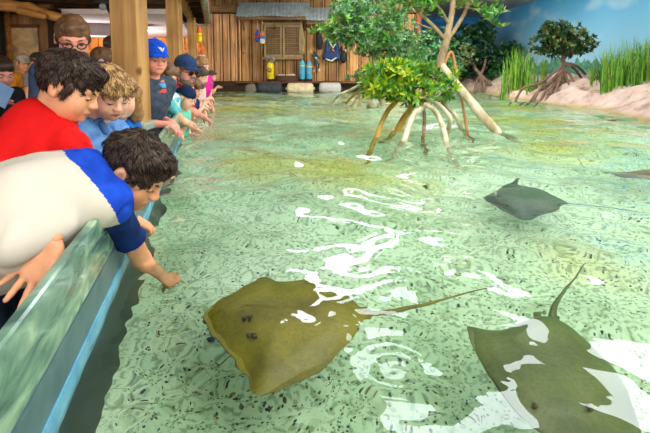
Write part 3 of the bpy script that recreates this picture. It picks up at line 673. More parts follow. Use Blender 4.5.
# ================================================================== PORCH ON THE LEFT
def porch_post(px, Y, wd, z0, z1, label):
    x = (px - CX) / F * Y; root = empty('wooden_post', (x, Y, z0), label, 'post')
    MB().box((x, Y, (z0 + z1) / 2), (wd, wd, z1 - z0), bev=.006).build('timber', WP, root); return root, x
r1, x1 = porch_post(132, 2.88, 0.170, 0.23, 2.0, 'thick pale wooden post beside the boy in the blue cap')
MB().box((x1 - 0.0, 2.77, 0.37), (0.13, 0.05, 0.26), bev=.005).build('front_panel', WP, r1)
MB().box((x1 - 0.03, 2.86, 0.25), (0.32, 0.24, 0.05), bev=.008).build('base_block', mat('cap_stone', (150, 164, 148), .6, (120, 134, 120), 10), r1)
# pool wall extends under it
porch_post(176.5, 6.0, 0.165, 0.23, 1.56, 'second wooden porch post from the viewer, behind the man in the plaid shirt')
porch_post(193.5, 8.8, 0.14, 0.23, 1.56, 'slim third wooden porch post, left of the hanging orange buoys')
porch_post(206, 10.4, 0.12, 0.23, 1.56, 'furthest wooden porch post where the porch meets the hut')
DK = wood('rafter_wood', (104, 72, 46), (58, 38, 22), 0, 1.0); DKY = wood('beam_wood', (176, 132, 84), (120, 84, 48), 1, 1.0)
def pl(y, off, z): return (-(0.46 + 0.245 * y) + off, y, z)
def beam(a, b, w_, h_, m_, name, sm=False):
    a, b = np.array(a, float), np.array(b, float); d = b - a; L = np.linalg.norm(d); s_, d_, u_ = frame(d)
    return MB().box((a + b) / 2, (w_, L, h_), np.stack([s_, d_, u_], 1), .006).build(name, m_)
struct(beam(pl(3.4, 0, 1.63), pl(11.0, 0, 1.63), 0.12, 0.16, DKY, 'beam_header'))
struct(beam(pl(3.0, 0.30, 1.62), pl(11.0, 0.30, 1.62), 0.03, 0.17, WD, 'beam_fascia'))
struct(beam(pl(3.0, 0.35, 1.66), pl(11.0, 0.35, 1.66), 0.07, 0.06, TIN, 'gutter'))
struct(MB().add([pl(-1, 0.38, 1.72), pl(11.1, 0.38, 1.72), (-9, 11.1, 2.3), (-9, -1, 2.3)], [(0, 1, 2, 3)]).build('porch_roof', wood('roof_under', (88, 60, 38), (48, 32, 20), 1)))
k = 0
for y in np.arange(2.6, 11.0, 0.62):
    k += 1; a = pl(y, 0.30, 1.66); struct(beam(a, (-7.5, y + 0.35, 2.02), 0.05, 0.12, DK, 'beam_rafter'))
struct(beam((-6.3, 4.2, 1.55), (-2.4, 4.9, 1.62), 0.08, 0.10, DK, 'beam_tie'))
# the log beam above the poster wall and the panelled wall
LB = wood('log_wood', (206, 152, 90), (150, 100, 50), 0, .8)
lb = soft('log_beam', [([rc(P(-14, 2, 6.4), P(30, 9, 6.5), .10, .09, .05), rc(P(30, 9, 6.5), P(66, 19, 6.6), .09, .06, .05), rc(P(20, 11, 6.38), P(44, 16, 6.42), .05, .05, .03)], .02)], LB, disp=lambda V: .012 * wob(V, 14))
struct(lb)
def pw(px0, px1, py0, Y, name, m_, z0=ZF):
    X0, X1 = (px0 - CX) / F * Y, (px1 - CX) / F * Y; z1 = 0.63 + (HY - py0) / F * Y
    return struct(MB().box(((X0 + X1) / 2, Y + .05, (z0 + z1) / 2), (X1 - X0, .1, z1 - z0)).build(name, m_))
pw(-330, 55, 6, 7.4, 'wall_poster', wood('panel_wood', (172, 130, 86), (128, 92, 56), 2, .8, planks=.3))
pw(51, 62, 10, 7.3, 'wall_end', mat('endpost', (44, 26, 16), .8))
pw(-20, 4, 8, 7.0, 'door_1', mat('darkdoor', (26, 18, 12), .8))
pw(4, 11, 8, 7.25, 'trim_7', LB)
ps = empty('poster', P(26, 78, 7.34), 'framed faded beige map poster on the dim wooden wall', 'poster')
X0, X1 = (13 - CX) / F * 7.34, (40 - CX) / F * 7.34
m, t = newmat('poster_print'); tc = t.n('ShaderNodeTexCoord'); n1 = t.n('ShaderNodeTexNoise', inp={'Vector': (tc, 'Object'), 'Scale': 4.0, 'Detail': 5.0, 'Distortion': 1.0})
r = t.ramp(n1, [(0.42, lin((204, 168, 118))), (0.55, lin((176, 146, 106))), (0.62, lin((140, 122, 96)))])
t.n('ShaderNodeOutputMaterial', inp={0: t.n('ShaderNodeBsdfPrincipled', inp={'Base Color': r, 'Roughness': .7})})
zt, zb = 0.63 + (HY - 28) / F * 7.34, 0.63 + (HY - 82) / F * 7.34
MB().box(((X0 + X1) / 2, 7.37, (zt + zb) / 2), (X1 - X0, .02, zt - zb)).build('sheet', m, ps)
MB().box(((X0 + X1) / 2 - .02, 7.35, zt + .02), (X1 - X0 + .1, .05, .05), bev=.01).build('top_rail', mat('rail', (96, 56, 34), .6), ps)
struct(MB().box((-9.05, 5.5, .55), (.1, 15.6, 2.6)).build('wall_left', wood('left_panel', (140, 102, 66), (100, 70, 42), 2, .8, planks=.3)))
# bright room beyond
struct(MB().add([pl(7.4, -.15, 1.47), pl(13.2, -.15, 1.47), (-10, 13.2, 1.47), (-10, 7.4, 1.47), pl(7.4, -.15, 1.55), pl(13.2, -.15, 1.55), (-10, 13.2, 1.55), (-10, 7.4, 1.55)], [(0, 3, 2, 1), (4, 5, 6, 7), (0, 1, 5, 4), (1, 2, 6, 5), (2, 3, 7, 6), (3, 0, 4, 7)]).build('ceiling_room', mat('ceil_room', (236, 222, 222), .9, (226, 210, 212), 2)))
wo = wood('orange_panel', (232, 160, 78), (196, 122, 50), 2, .7, planks=.42)
struct(MB().box((-6.9, 13.2, .4), (8.4, .1, 2.4)).build('wall_room', wo))
struct(plankwall(-9.0, -3.2, -.7, 1.44, 13.05, .42, wo, 9).build('wall_room_battens', wo))
struct(MB().box((-6.9, 13.0, 1.05), (8.0, .08, .09), bev=.01).build('trim_8', wo))
struct(MB().box((-5.9, 8.9, 1.36), (4.4, .5, .26), np.array(Matrix.Rotation(.25, 3, 'Z'))).build('soffit', mat('soff', (190, 176, 178), .9)))
# ceiling fixture in the dark above the post
root = empty('ceiling_speaker', P(112, 6, 4.4), 'dark round fixture hanging from the porch rafters left of the thick post', 'ceiling fixture')
soft('housing', [([el(P(117, 9, 4.4), (.09, .09, .075)), el(P(103, 2, 4.4), (.10, .07, .06)), rc(P(96, 2, 4.4), P(122, 4, 4.4), .04, .04, .03)], .01)], mat('fixture', (40, 32, 26), .5), root)
MB().lathe(P(102, 7, 4.3), [(.002, 0), (.03, .0), (.033, -.03)], (0, -1, -.3), 14).build('lens', mat('lens', (170, 170, 172), .3), root, smooth=True)
# ================================================================== PLANTS
def leafmat(name, c, c2):
    m, t = newmat(name); tc = t.n('ShaderNodeTexCoord')
    n1 = t.n('ShaderNodeTexNoise', inp={'Vector': (tc, 'Object'), 'Scale': 11.0, 'Detail': 2.0}); r = t.ramp(n1, [(0.35, lin(c2)), (0.65, lin(c))])
    p = t.n('ShaderNodeBsdfPrincipled', inp={'Base Color': r, 'Roughness': 0.38}); tr = t.n('ShaderNodeBsdfTranslucent', inp={'Color': r})
    mx = t.n('ShaderNodeMixShader', inp={0: 0.3, 1: p, 2: tr}); t.n('ShaderNodeOutputMaterial', inp={0: mx}); return m
def leaf(mb, p, d, up, L, wd):
    s_, d_, u_ = frame(d, up); a = p; pts = [a, a + d_ * L * .45 + s_ * wd, a + d_ * L - u_ * L * .12, a + d_ * L * .45 - s_ * wd, a + d_ * L * .5 - u_ * wd * .35]
    mb.add(pts, [(0, 1, 4), (1, 2, 4), (2, 3, 4), (3, 0, 4)])
def rosette(mb, p, d, r, n, L, wd, nm):
    mb.mi = r.randrange(nm); s_, d_, u_ = frame(d); ph = r.uniform(0, 6.28)
    for i in range(n):
        a = ph + i * 2.4; el_ = r.uniform(0.2, 1.35)
        if r.random() < .4: mb.mi = r.randrange(nm)
        dd = d_ * math.sin(el_) + (s_ * math.cos(a) + u_ * math.sin(a)) * math.cos(el_)
        leaf(mb, p + dd * .008, dd, d_, L * r.uniform(.7, 1.15), wd)
def canopy(mb, lobes, n, r, L, wd, nm, k=7):
    """lobes: (centre, radii); whorls of leaves thick toward the skin of each lobe; returns twig tips"""
    tips = []
    tot = sum(np.prod(l[1]) ** .67 for l in lobes)
    for c, rad in lobes:
        c = np.array(c); rad = np.array(rad)
        for i in range(int(n * np.prod(rad) ** .67 / tot)):
            v = np.array([r.gauss(0, 1) for _ in range(3)]); v /= np.linalg.norm(v); q = r.uniform(.45, 1.08)
            p = c + v * rad * q; rosette(mb, p, v + np.array([0, 0, .35]), r, k, L, wd, nm)
            if i % 5 == 0: tips.append(p)
    return tips
BARK = mat('bark', (176, 150, 112), .85, (112, 92, 66), 14, (1, 1, .4), bump=.6, bscale=30)
BARKP = mat('bark_pale', (206, 196, 170), .8, (150, 128, 84), 9, (1, 1, .4), bump=.5, bscale=30)
BARKY = mat('bark_yellow', (186, 150, 50), .8, (140, 112, 56), 9, bump=.5, bscale=30)
BARKD = mat('bark_dark', (132, 104, 86), .85, (84, 62, 50), 14, bump=.5, bscale=30)
LG = leafmat('leaf_green', (70, 140, 50), (36, 92, 38)); LY = leafmat('leaf_yellow', (196, 204, 40), (120, 168, 32)); LM = leafmat('leaf_mid', (116, 170, 40), (60, 130, 40))
LS = leafmat('leaf_silver', (152, 180, 128), (88, 130, 84)); LB_ = leafmat('leaf_blue', (96, 148, 104), (58, 110, 74)); LD = leafmat('leaf_dark', (44, 84, 44), (20, 48, 26)); LO = leafmat('leaf_olive', (128, 138, 66), (84, 96, 44)); LK = leafmat('leaf_bottle', (40, 96, 40), (18, 60, 28))
# --- the big mangrove standing in the water
base = P(437, 100, 4.5); base[2] = 0
mg = empty('mangrove_tree', base, 'large mangrove tree rising from the open water on arching pale roots', 'tree')
Yt = 4.5
def tb(name, pts, rad, m_, n=10): return MB().tube(spline([P(*q) for q in pts], 30), rad, n).build(name, m_, mg, smooth=True)
def wr(px, py, dz=-0.05): q = W(px, py, 0); d = q + np.array([0, 0, dz]); return q, d
TR = tb('trunk', [(441, 78, 4.5), (441, 62, 4.5), (446, 42, 4.5), (450, 22, 4.5), (453, 5, 4.5), (455, -30, 4.5)], [.05, .044, .036, .029, .026, .023], BARK, 12)
def root(pts, end, rad, m_, name='prop_root'):
    q, _ = wr(*end); l_ = P(*pts[-1]); d = (q - l_) / np.linalg.norm(q - l_); d = d * [1, 1, 1] + np.array([0, 0, -.5]); e_ = q + d * (-ZB / -d[2])
    P3 = [P(*a) for a in pts] + [q, (q + e_) / 2, e_]
    return MB().tube(spline(P3, 40), rad, 10).build(name, m_, mg, smooth=True)
def RF_drop(q): return np.array([q[0], q[1], ZB])
root([(440, 62, 4.5), (449, 76, 4.45), (466, 96, 4.4), (484, 118, 4.3)], (497, 132), [.034, .042, .046, .046, .042, .036], BARKP, 'leaning_root')
root([(441, 74, 4.5), (446, 60, 4.48), (451, 52, 4.5), (454, 60, 4.5), (456, 72, 4.5), (461, 96, 4.5)], (467, 131), [.02, .016, .013, .012, .014, .014], mat('bark_orange', (190, 130, 76), .8, (140, 104, 66), 9))
root([(440, 92, 4.4), (425, 106, 4.2), (413, 116, 4.0)], (404, 141), [.018, .024, .027, .024], BARKP)
root([(424, 104, 4.1), (434, 110, 4.1), (441, 122, 4.05)], (446, 141), [.022, .026, .022], BARKP)
root([(436, 96, 4.4), (425, 98, 4.3), (438, 104, 4.2), (450, 118, 4.2)], (448, 131), [.016, .02, .022, .02], BARKP)
root([(440, 96, 4.6), (448, 108, 4.5), (456, 116, 4.4)], (461, 129), [.016, .022, .02], BARKP)
root([(420, 96, 4.5), (402, 98, 4.5), (390, 108, 4.5), (383, 120, 4.4)], (377, 137), [.02, .024, .024, .022], BARKY)
root([(415, 98, 4.6), (410, 110, 4.6), (404, 118, 4.5)], (398, 130), [.03, .034, .03], BARKY)
root([(418, 98, 4.7), (424, 112, 4.7)], (424, 133), [.018, .02], BARK)
root([(395, 84, 4.8), (372, 86, 4.9), (358, 92, 5.0)], (346, 104), [.012, .016, .018], BARKY)
root([(398, 78, 4.8), (372, 80, 5.0), (350, 90, 5.4), (338, 96, 5.6)], (333, 103), [.012, .016, .02], BARKP)
root([(392, 82, 4.8), (374, 84, 5.0), (362, 92, 5.1)], (352, 106), [.01, .014, .014], BARKP)
for pts, rad in (([(442, 70, 4.5), (430, 88, 4.4), (412, 100, 4.3), (396, 98, 4.3), (372, 90, 4.5)], [.03, .026, .02, .012]),
                 ([(447, 42, 4.5), (437, 30, 4.5), (428, 21, 4.4), (418, 11, 4.4), (405, -6, 4.3)], [.018, .02, .016, .012]),
                 ([(437, 30, 4.5), (426, 27, 4.5), (415, 22, 4.6)], [.012, .009, .005]),
                 ([(449, 24, 4.5), (442, 12, 4.4), (434, 2, 4.3), (428, -8, 4.3)], [.014, .012, .01]),
                 ([(448, 40, 4.5), (457, 26, 4.5), (465, 12, 4.5), (469, -8, 4.4)], [.018, .02, .018, .015]),
                 ([(452, 10, 4.5), (459, 4, 4.45), (470, -12, 4.4)], [.012, .010, .009]),
                 ([(466, 8, 4.4), (484, 10, 4.2), (500, 12, 4.1), (506, 6, 4.1)], [.008, .006, .004])):
    tb('branch', pts, rad, BARK, 8)
r_ = random.Random(21); mb = MB()
L_ = [(P(402, 78, 4.45), (.36, .3, .17)), (P(438, 84, 4.55), (.24, .25, .18)), (P(383, 86, 4.5), (.2, .2, .14)), (P(414, 92, 4.3), (.26, .2, .11))]
tips = canopy(mb, L_, 300, r_, .078, .015, 3)
o = mb.build('lower_foliage', [LG, LM, LY], mg)
mb = MB(); canopy(mb, [(P(384, 76, 4.4), (.2, .2, .13)), (P(376, 88, 4.4), (.15, .2, .10)), (P(402, 66, 4.4), (.2, .15, .05))], 110, r_, .078, .015, 2); mb.build('yellow_foliage', [LY, LM], mg)
mb = MB()
for (px, py, Y, n_) in ((420, 2, 4.3, 12), (404, 2, 4.3, 9), (398, 14, 4.4, 5), (482, 10, 4.2, 6), (492, 8, 4.1, 4), (498, 16, 4.1, 4), (496, 22, 4.1, 3), (430, 12, 4.3, 5), (474, 2, 4.3, 4), (458, 2, 4.4, 5), (440, -4, 4.3, 12)):
    for _ in range(n_):
        c = P(px + r_.uniform(-9, 9), py + r_.uniform(-6, 6), Y + r_.uniform(-.1, .1)); rosette(mb, c, (r_.gauss(0, 1), r_.gauss(0, 1), 1), r_, 6, .085, .018, 3)
mb.build('upper_foliage', [LM, LG, LO], mg)
# --- pale round mangrove behind on the left
b2 = W(366, 104); t2 = empty('mangrove_tree', b2, 'bushy silver-leaved mangrove in front of the hut, left of the large mangrove', 'tree')
Y2 = b2[1]
def tb2(pts, rad, name='trunk', m_=BARKP): return MB().tube(spline([P(*q) for q in pts], 24), rad, 9).build(name, m_, t2, smooth=True)
tb2([(373, 128, Y2), (373, 104, Y2), (374, 80, Y2), (376, 55, Y2), (380, 20, Y2)], [.09, .08, .065, .05, .03])
tb2([(383, 126, Y2 + .1), (382, 100, Y2 + .1), (378, 84, Y2), (375, 62, Y2)], [.05, .05, .04, .03], 'prop_root')
tb2([(360, 124, Y2), (361, 98, Y2), (366, 84, Y2), (373, 70, Y2)], [.03, .03, .03, .03], 'prop_root')
tb2([(376, 50, Y2), (362, 40, Y2 - .1), (344, 34, Y2 - .2)], [.03, .02, .01], 'branch'); tb2([(376, 45, Y2), (392, 36, Y2 - .1), (405, 30, Y2 - .2)], [.03, .02, .01], 'branch'); tb2([(378, 30, Y2), (366, 14, Y2), (355, 0, Y2)], [.025, .02, .01], 'branch')
mb = MB(); canopy(mb, [(P(376, 14, Y2), (.62, .5, .50)), (P(392, 38, Y2), (.40, .45, .36)), (P(352, 33, Y2 - .1), (.52, .4, .16)), (P(372, 44, Y2), (.45, .4, .22)), (P(350, 12, Y2), (.3, .35, .22)), (P(408, 52, Y2 + .2), (.25, .3, .25))], 980, r_, .088, .018, 5); mb.build('foliage', [LS, LB_, LG, LS, LM], t2)
mb = MB(); canopy(mb, [(P(330, 30, Y2 - .2), (.28, .3, .10)), (P(340, 24, Y2 - .2), (.25, .3, .14))], 55, r_, .10, .024, 2); mb.build('side_foliage', [LM, LO], t2)
mb = MB(); canopy(mb, [(P(366, 78, Y2 + .1), (.28, .3, .16)), (P(386, 70, Y2 + .1), (.3, .3, .16))], 60, r_, .10, .024, 2); mb.build('low_foliage', [LB_, LS], t2)
# --- bushes at the back bank
def bush(px, py_base, Y, lobes, n, mats_, label, L=.11, wd=.03, roots=(), cat='bush', name='shrub', bm=BARKD):
    b = P(px, py_base, Y); b[2] = BX(b[0], b[1]) if b[0] > 2 else max(b[2], 0); root_ = empty(name, b, label, cat)
    mb = MB(); canopy(mb, [(P(*c), rad) for c, rad in lobes], n, r_, L, wd, len(mats_)); mb.build('foliage', mats_, root_)
    for pts, rad, nm in roots:
        q = [P(*a) for a in pts]
        if nm == 'prop_root': q[-1][2] = min(q[-1][2], BX(q[-1][0], q[-1][1]) + .0) - 0.02
        MB().tube(spline(q, 20), rad, 8).build(nm, bm, root_, smooth=True)
    return root_
bush(436, 90, 10.9, [((434, 46, 10.9), (.50, .45, .42)), ((420, 62, 10.9), (.40, .4, .35)), ((448, 66, 10.9), (.35, .4, .32))], 420, [LS, LB_, LG], 'pale silvery bush behind the large mangrove trunk, left of the dark bush',
     roots=[([(438, 95, 10.9), (438, 80, 10.9), (436, 60, 10.9)], [.05, .04, .03], 'stem')])
bush(470, 92, 11.4, [((468, 44, 11.4), (.48, .5, .45)), ((482, 34, 11.6), (.30, .4, .38)), ((458, 66, 11.3), (.35, .4, .30)), ((478, 62, 11.5), (.35, .4, .30))], 460, [LD, LD, LK], 'tall dark mangrove bush behind the bank, with pale crossing stems below',
     roots=[([(470, 40, 11.3), (473, 62, 11.2), (478, 72, 10.9), (490, 84, 10.8), (497, 92, 10.8)], [.03, .04, .04, .03], 'prop_root'), ([(486, 58, 11.2), (483, 70, 11), (476, 84, 10.9), (474, 94, 10.9)], [.03, .035, .03], 'prop_root'),
            ([(478, 72, 10.9), (484, 84, 10.8), (484, 96, 10.8)], [.03, .03, .025], 'prop_root'), ([(470, 60, 11.2), (479, 74, 10.9), (482, 92, 10.8)], [.02, .03, .02], 'prop_root')])
mb = MB(); canopy(mb, [(P(466, 52, 10.9), (.26, .15, .26)), (P(456, 60, 10.9), (.2, .15, .2))], 60, r_, .10, .026, 2)
o = COL.objects['shrub.001']; mb.build('pale_foliage', [LO, LS], o)
bush(500, 90, 11.4, [((503, 60, 11.6), (.42, .4, .40)), ((492, 72, 11.5), (.3, .4, .3)), ((514, 70, 11.5), (.35, .4, .28)), ((512, 52, 11.6), (.25, .3, .22))], 300, [LK, LG, LD], 'broad dark green bush on the bank right of the tall dark bush', roots=[([(503, 92, 11.4), (503, 75, 11.4)], [.04, .03], 'stem')])
# --- the small mangrove on the bank
rts = []
for ex, ey, mx_, my_, Yx in ((519, 103, 538, 92, 7.7), (528, 104, 543, 96, 7.6), (536, 105, 548, 95, 7.5), (544, 106, 553, 97, 7.5), (552, 106, 558, 96, 7.4), (560, 107, 562, 98, 7.4), (567, 104, 566, 94, 7.4), (504, 100, 520, 92, 7.9), (583, 93, 574, 82, 7.6), (572, 100, 570, 88, 7.5), (592, 92, 580, 76, 8.2), (597, 90, 585, 74, 8.5), (512, 102, 534, 96, 7.8), (548, 104, 556, 90, 7.6)):
    rts.append(([(563.5, 66 + r_.uniform(-3, 4), 7.9), (mx_ + (563 - mx_) * .45, my_ - 9, 7.8), (mx_, my_, Yx), (ex, ey, Yx - .15)], [.022, .024, .022, .016], 'prop_root'))
rts.append(([(563, 92, 7.9), (563.5, 78, 7.9), (564, 66, 7.9), (562, 52, 7.95), (560, 40, 8)], [.035, .036, .03, .022], 'trunk'))
rts.append(([(564, 60, 7.9), (572, 48, 7.9), (578, 38, 7.9)], [.018, .014, .01], 'branch')); rts.append(([(563, 62, 7.9), (552, 50, 7.9), (545, 42, 7.9)], [.018, .014, .01], 'branch'))
bush(563, 96, 7.9, [((561, 36, 7.95), (.36, .36, .22)), ((545, 44, 7.9), (.24, .3, .17)), ((580, 42, 7.9), (.24, .3, .20)), ((565, 48, 7.9), (.36, .36, .15)), ((556, 30, 7.9), (.24, .3, .13))], 300, [LK, LD, LO], 'small round-topped mangrove with a fan of arching roots on the pale bank', .085, .024, rts, 'tree', 'mangrove_tree', BARKD)
# --- reeds
GRS = [leafmat('reed_green', (132, 186, 56), (84, 146, 40)), leafmat('reed_dark', (66, 128, 44), (36, 88, 36)), leafmat('reed_yel', (178, 190, 70), (120, 150, 50))]
def reeds(px0, px1, pyb, pyt, Y, n, label, seed, lean=.35, dY=.3):
    r = random.Random(seed); c = P((px0 + px1) / 2, pyb, Y); c[2] = BX(c[0], c[1]); root_ = empty('reed_clump', c, label, 'reeds'); mbs = MB()
    hgt = (pyb - pyt) / F * Y
    for i in range(n):
        p = P(r.uniform(px0, px1), pyb, Y + r.uniform(-dY, dY)); p[2] = BX(p[0], p[1]) - .03; h = hgt * r.uniform(.55, 1.05); a = r.uniform(0, 6.28); l = r.uniform(.02, lean) * h * (1.6 if r.random() < .15 else 1)
        d = np.array([math.cos(a), math.sin(a) * .6, 0]); wv = np.array([math.cos(a + 1.3), math.sin(a + 1.3), 0]) * r.uniform(.006, .011); mbs.mi = r.choice([0, 0, 1, 2])
        k = 5; V_ = []
        for j in range(k):
            t_ = j / k; q = p + np.array([0, 0, h * (t_ - .12 * t_ ** 3 * (l / h) * 3)]) + d * l * t_ ** 2; V_ += [q - wv * (1 - t_ * .6), q + wv * (1 - t_ * .6)]
        V_.append(p + np.array([0, 0, h * (1 - .3 * l / h)]) + d * l); Fc = [(2 * j, 2 * j + 1, 2 * j + 3, 2 * j + 2) for j in range(k - 1)] + [(2 * k - 2, 2 * k - 1, 2 * k)]
        mbs.add(V_, Fc)
    mbs.build('blades', GRS, root_)
    m2 = MB()
    for i in range(5): q = P(px0 + (px1 - px0) * (i + .5) / 5, pyb, Y); q[2] = BX(q[0], q[1]) - .02; m2.lathe(q, [(.03, 0), (.035, .03), (.015, .07)], n=8)
    m2.build('root_crown', BARKD, root_, smooth=True)
reeds(500, 529, 91, 46, 9.0, 200, 'tall light green reeds on the bank left of the small round mangrove', 1)
reeds(526, 537, 93, 60, 8.6, 60, 'short sparse reeds between the tall left reeds and the small mangrove', 2)
reeds(540, 546, 93, 56, 8.5, 40, 'thin upright reeds rising right behind the fan of mangrove roots', 3, .2, .15)
reeds(600, 652, 94, 47, 7.0, 380, 'large dense clump of tall reeds at the right edge on the bank', 4, .35, .35)
reeds(590, 602, 92, 66, 7.4, 50, 'low bending reeds at the left foot of the large reed clump', 5, .8, .2)
reeds(606, 616, 110, 90, 5.65, 16, 'little green sprout with orange root growing low on the pale bank near the water', 6, .9, .05)
# ================================================================== PEOPLE
SK = lambda n, c, c2: mat(n, c, .5, c2, 14, sss=.12, bump=.08, bscale=120, dist=.002)
SKIN_T = SK('skin_tan', (226, 164, 122), (206, 138, 98)); SKIN_P = SK('skin_pale', (242, 190, 160), (226, 160, 134)); SKIN_R = SK('skin_pink', (236, 160, 138), (216, 132, 112))
LIP = mat('lips', (206, 116, 104), .45, (186, 96, 86), 20); BROW = mat('brow', (64, 42, 28), .9)
EYEW, EYEI = mat('eye_white', (232, 228, 222), .2), mat('eye_iris', (44, 28, 18), .15)
def unit(v): v = np.array(v, float); return v / np.linalg.norm(v)
def hframe(fd, up=(0, 0, 1)):
    f_ = unit(fd); r_ = unit(np.cross(f_, np.array(up, float))); return np.stack([r_, f_, np.cross(r_, f_)], 1)
def head_prims(c, R, s, kid=True):
    T = lambda x, y, z: c + R @ (np.array([x, y, z * (0.90 if (kid and z < 0) else 1)]) * s)
    E = lambda p, r, k, op='u': el(T(*p), np.array(r) * s, R, k * s, op)
    C_ = lambda a, b, r1, r2, k, op='u': rc(T(*a), T(*b), r1 * s, r2 * s, k * s, op)
    pr = [E((0, -.012, .035), (.076, .096, .082), .02), E((0, .028, -.025), (.062, .062, .075), .03), E((0, .045, -.078), (.040, .038, .030), .03),
          E((0, .02, -.06), (.055, .055, .045), .03)]
    for g in (-1, 1):
        pr += [E((g * .036, .056, -.035), (.026, .026, .028), .025), C_((g * .012, .083, .022), (g * .042, .070, .024), .011, .010, .014),
               E((g * .032, .098, .002), (.017, .016, .011), .012, 'd'), E((g * .031, .070, .001), (.0175, .0155, .0145), .004),
               E((g * .079, -.010, -.006), (.010, .020, .031), .008), E((g * .088, -.003, -.004), (.007, .010, .017), .004, 'd'), E((g * .080, -.004, -.030), (.007, .010, .010), .006),
               E((g * .011, .099, -.026), (.0085, .009, .007), .006), E((g * .0065, .106, -.033), (.003, .004, .003), .002, 'd')]
    pr += [C_((0, .084, .010), (0, .106, -.020), .0075, .0105, .014), E((0, .086, -.055), (.022, .014, .014), .012),
           C_((-.016, .090, -.0535), (0, .0975, -.052), .0045, .0055, .004), C_((.016, .090, -.0535), (0, .0975, -.052), .0045, .0055, .004),
           C_((-.013, .089, -.063), (.013, .089, -.063), .0055, .0055, .004), E((0, .083, -.083), (.018, .014, .013), .014)]
    return pr, T
def hand_prims(w, d, pn, s, thumb, curl=(.2, .2, .25, .3), spread=.06, tc_=.3, th_out=.75):
    """w wrist, d toward the fingers, pn out of the palm, thumb = +1/-1: the side it leaves"""
    d = unit(d); pn = unit(np.array(pn, float) - d * (np.array(pn, float) @ d)); sd = np.cross(d, pn) * thumb; pr = []
    K = [(.030, .088, .062, .0092), (.010, .094, .070, .0094), (-.010, .090, .065, .009), (-.029, .080, .051, .008)]
    for j, (o, l, fl, r) in enumerate(K):
        kn = w + (d * l + sd * o) * s; pr.append(rc(w + (d * .012 + sd * o * .55) * s, kn, .0145 * s, .0115 * s, .016 * s))
    pr.append(el(w + (d * .055 + sd * .002) * s, np.array([.036, .046, .013]) * s, np.stack([sd, d, np.cross(sd, d)], 1), .014 * s))
    pr.append(el(w + (d * .040 + sd * .026 + pn * .009) * s, np.array([.015, .030, .013]) * s, np.stack([sd, d, np.cross(sd, d)], 1), .014 * s))
    for j, (o, l, fl, r) in enumerate(K):
        p = w + (d * l + sd * o) * s; a = curl[j] * .7; dd = unit(d + sd * spread * (1.5 - j) * 1.0)
        for q, (fr, rr) in enumerate(((.46, 1.0), (.30, .92), (.24, .82))):
            v = dd * math.cos(a) + pn * math.sin(a); e = p + v * fl * fr * s; pr.append(rc(p, e, r * rr * s, r * (rr - .09) * s, .0035 * s)); p = e; a += curl[j] * 1.2
    p = w + (d * .022 + sd * .022 + pn * .004) * s; v = unit(d * (1 - th_out * .45) + sd * th_out + pn * .25)
    for fr, r1, r2 in ((.040, .0140, .0112), (.032, .0112, .0100), (.026, .0100, .0082)):
        e = p + v * fr * s; pr.append(rc(p, e, r1 * s, r2 * s, .007 * s)); p = e; v = unit(v + d * tc_ + pn * tc_ * .5 - sd * tc_ * .4)
    return pr
def elbow(sh, wr_, L1, L2, pole):
    d = wr_ - sh; D = np.linalg.norm(d); k = max(1.0, D / (L1 + L2) * 1.005); L1 *= k; L2 *= k; u = d / D
    a = (L1 * L1 - L2 * L2 + D * D) / (2 * D); h = math.sqrt(max(0, L1 * L1 - a * a)); p = np.array(pole, float); p = unit(p - u * (p @ u)); return sh + u * a + p * h
def tufts(mb, V, N, c, R, s, n, L, r, wd, droop=.8, mess=.06):
    crown = R @ np.array([0, -.5, .85]); up = R[:, 2]
    for i in [r.randrange(len(V)) for _ in range(n)]:
        p, nn = V[i], N[i]; fl = (p - c) / s - crown * .09; fl = fl - nn * (fl @ nn); fl = unit(fl + 1e-6) + np.array([r.gauss(0, mess) for _ in range(3)]); fl = unit(fl - nn * (fl @ nn) + nn * .22)
        l = L * r.uniform(.6, 1.2); sd = unit(np.cross(fl, nn)) * wd * r.uniform(.6, 1.3); mb.mi = r.randrange(2)
        a = p - nn * .002; b = a + fl * l * .55 + nn * l * .03; e = a + fl * l - nn * l * droop * .25 - up * l * .12
        mb.add([a - sd, a + sd, a + nn * wd * .9, b - sd * .8, b + sd * .8, b + nn * wd * .7, e], [(0, 1, 4, 3), (1, 2, 5, 4), (2, 0, 3, 5), (3, 4, 6), (4, 5, 6), (5, 3, 6)])
def hairmats(nm, c, c2): return [mat(nm, c, .48, c2, 30, bump=.5, bscale=90, dist=.004), mat(nm + '_deep', c2, .5, tuple(v * .8 for v in c2), 30, bump=.4, bscale=90, dist=.004)]
def normals(o):
    me = o.data; n = len(me.vertices); N = np.empty(n * 3); me.vertices.foreach_get('normal', N); V = np.empty(n * 3); me.vertices.foreach_get('co', V)
    return V.reshape(-1, 3) + ORG[o], N.reshape(-1, 3)
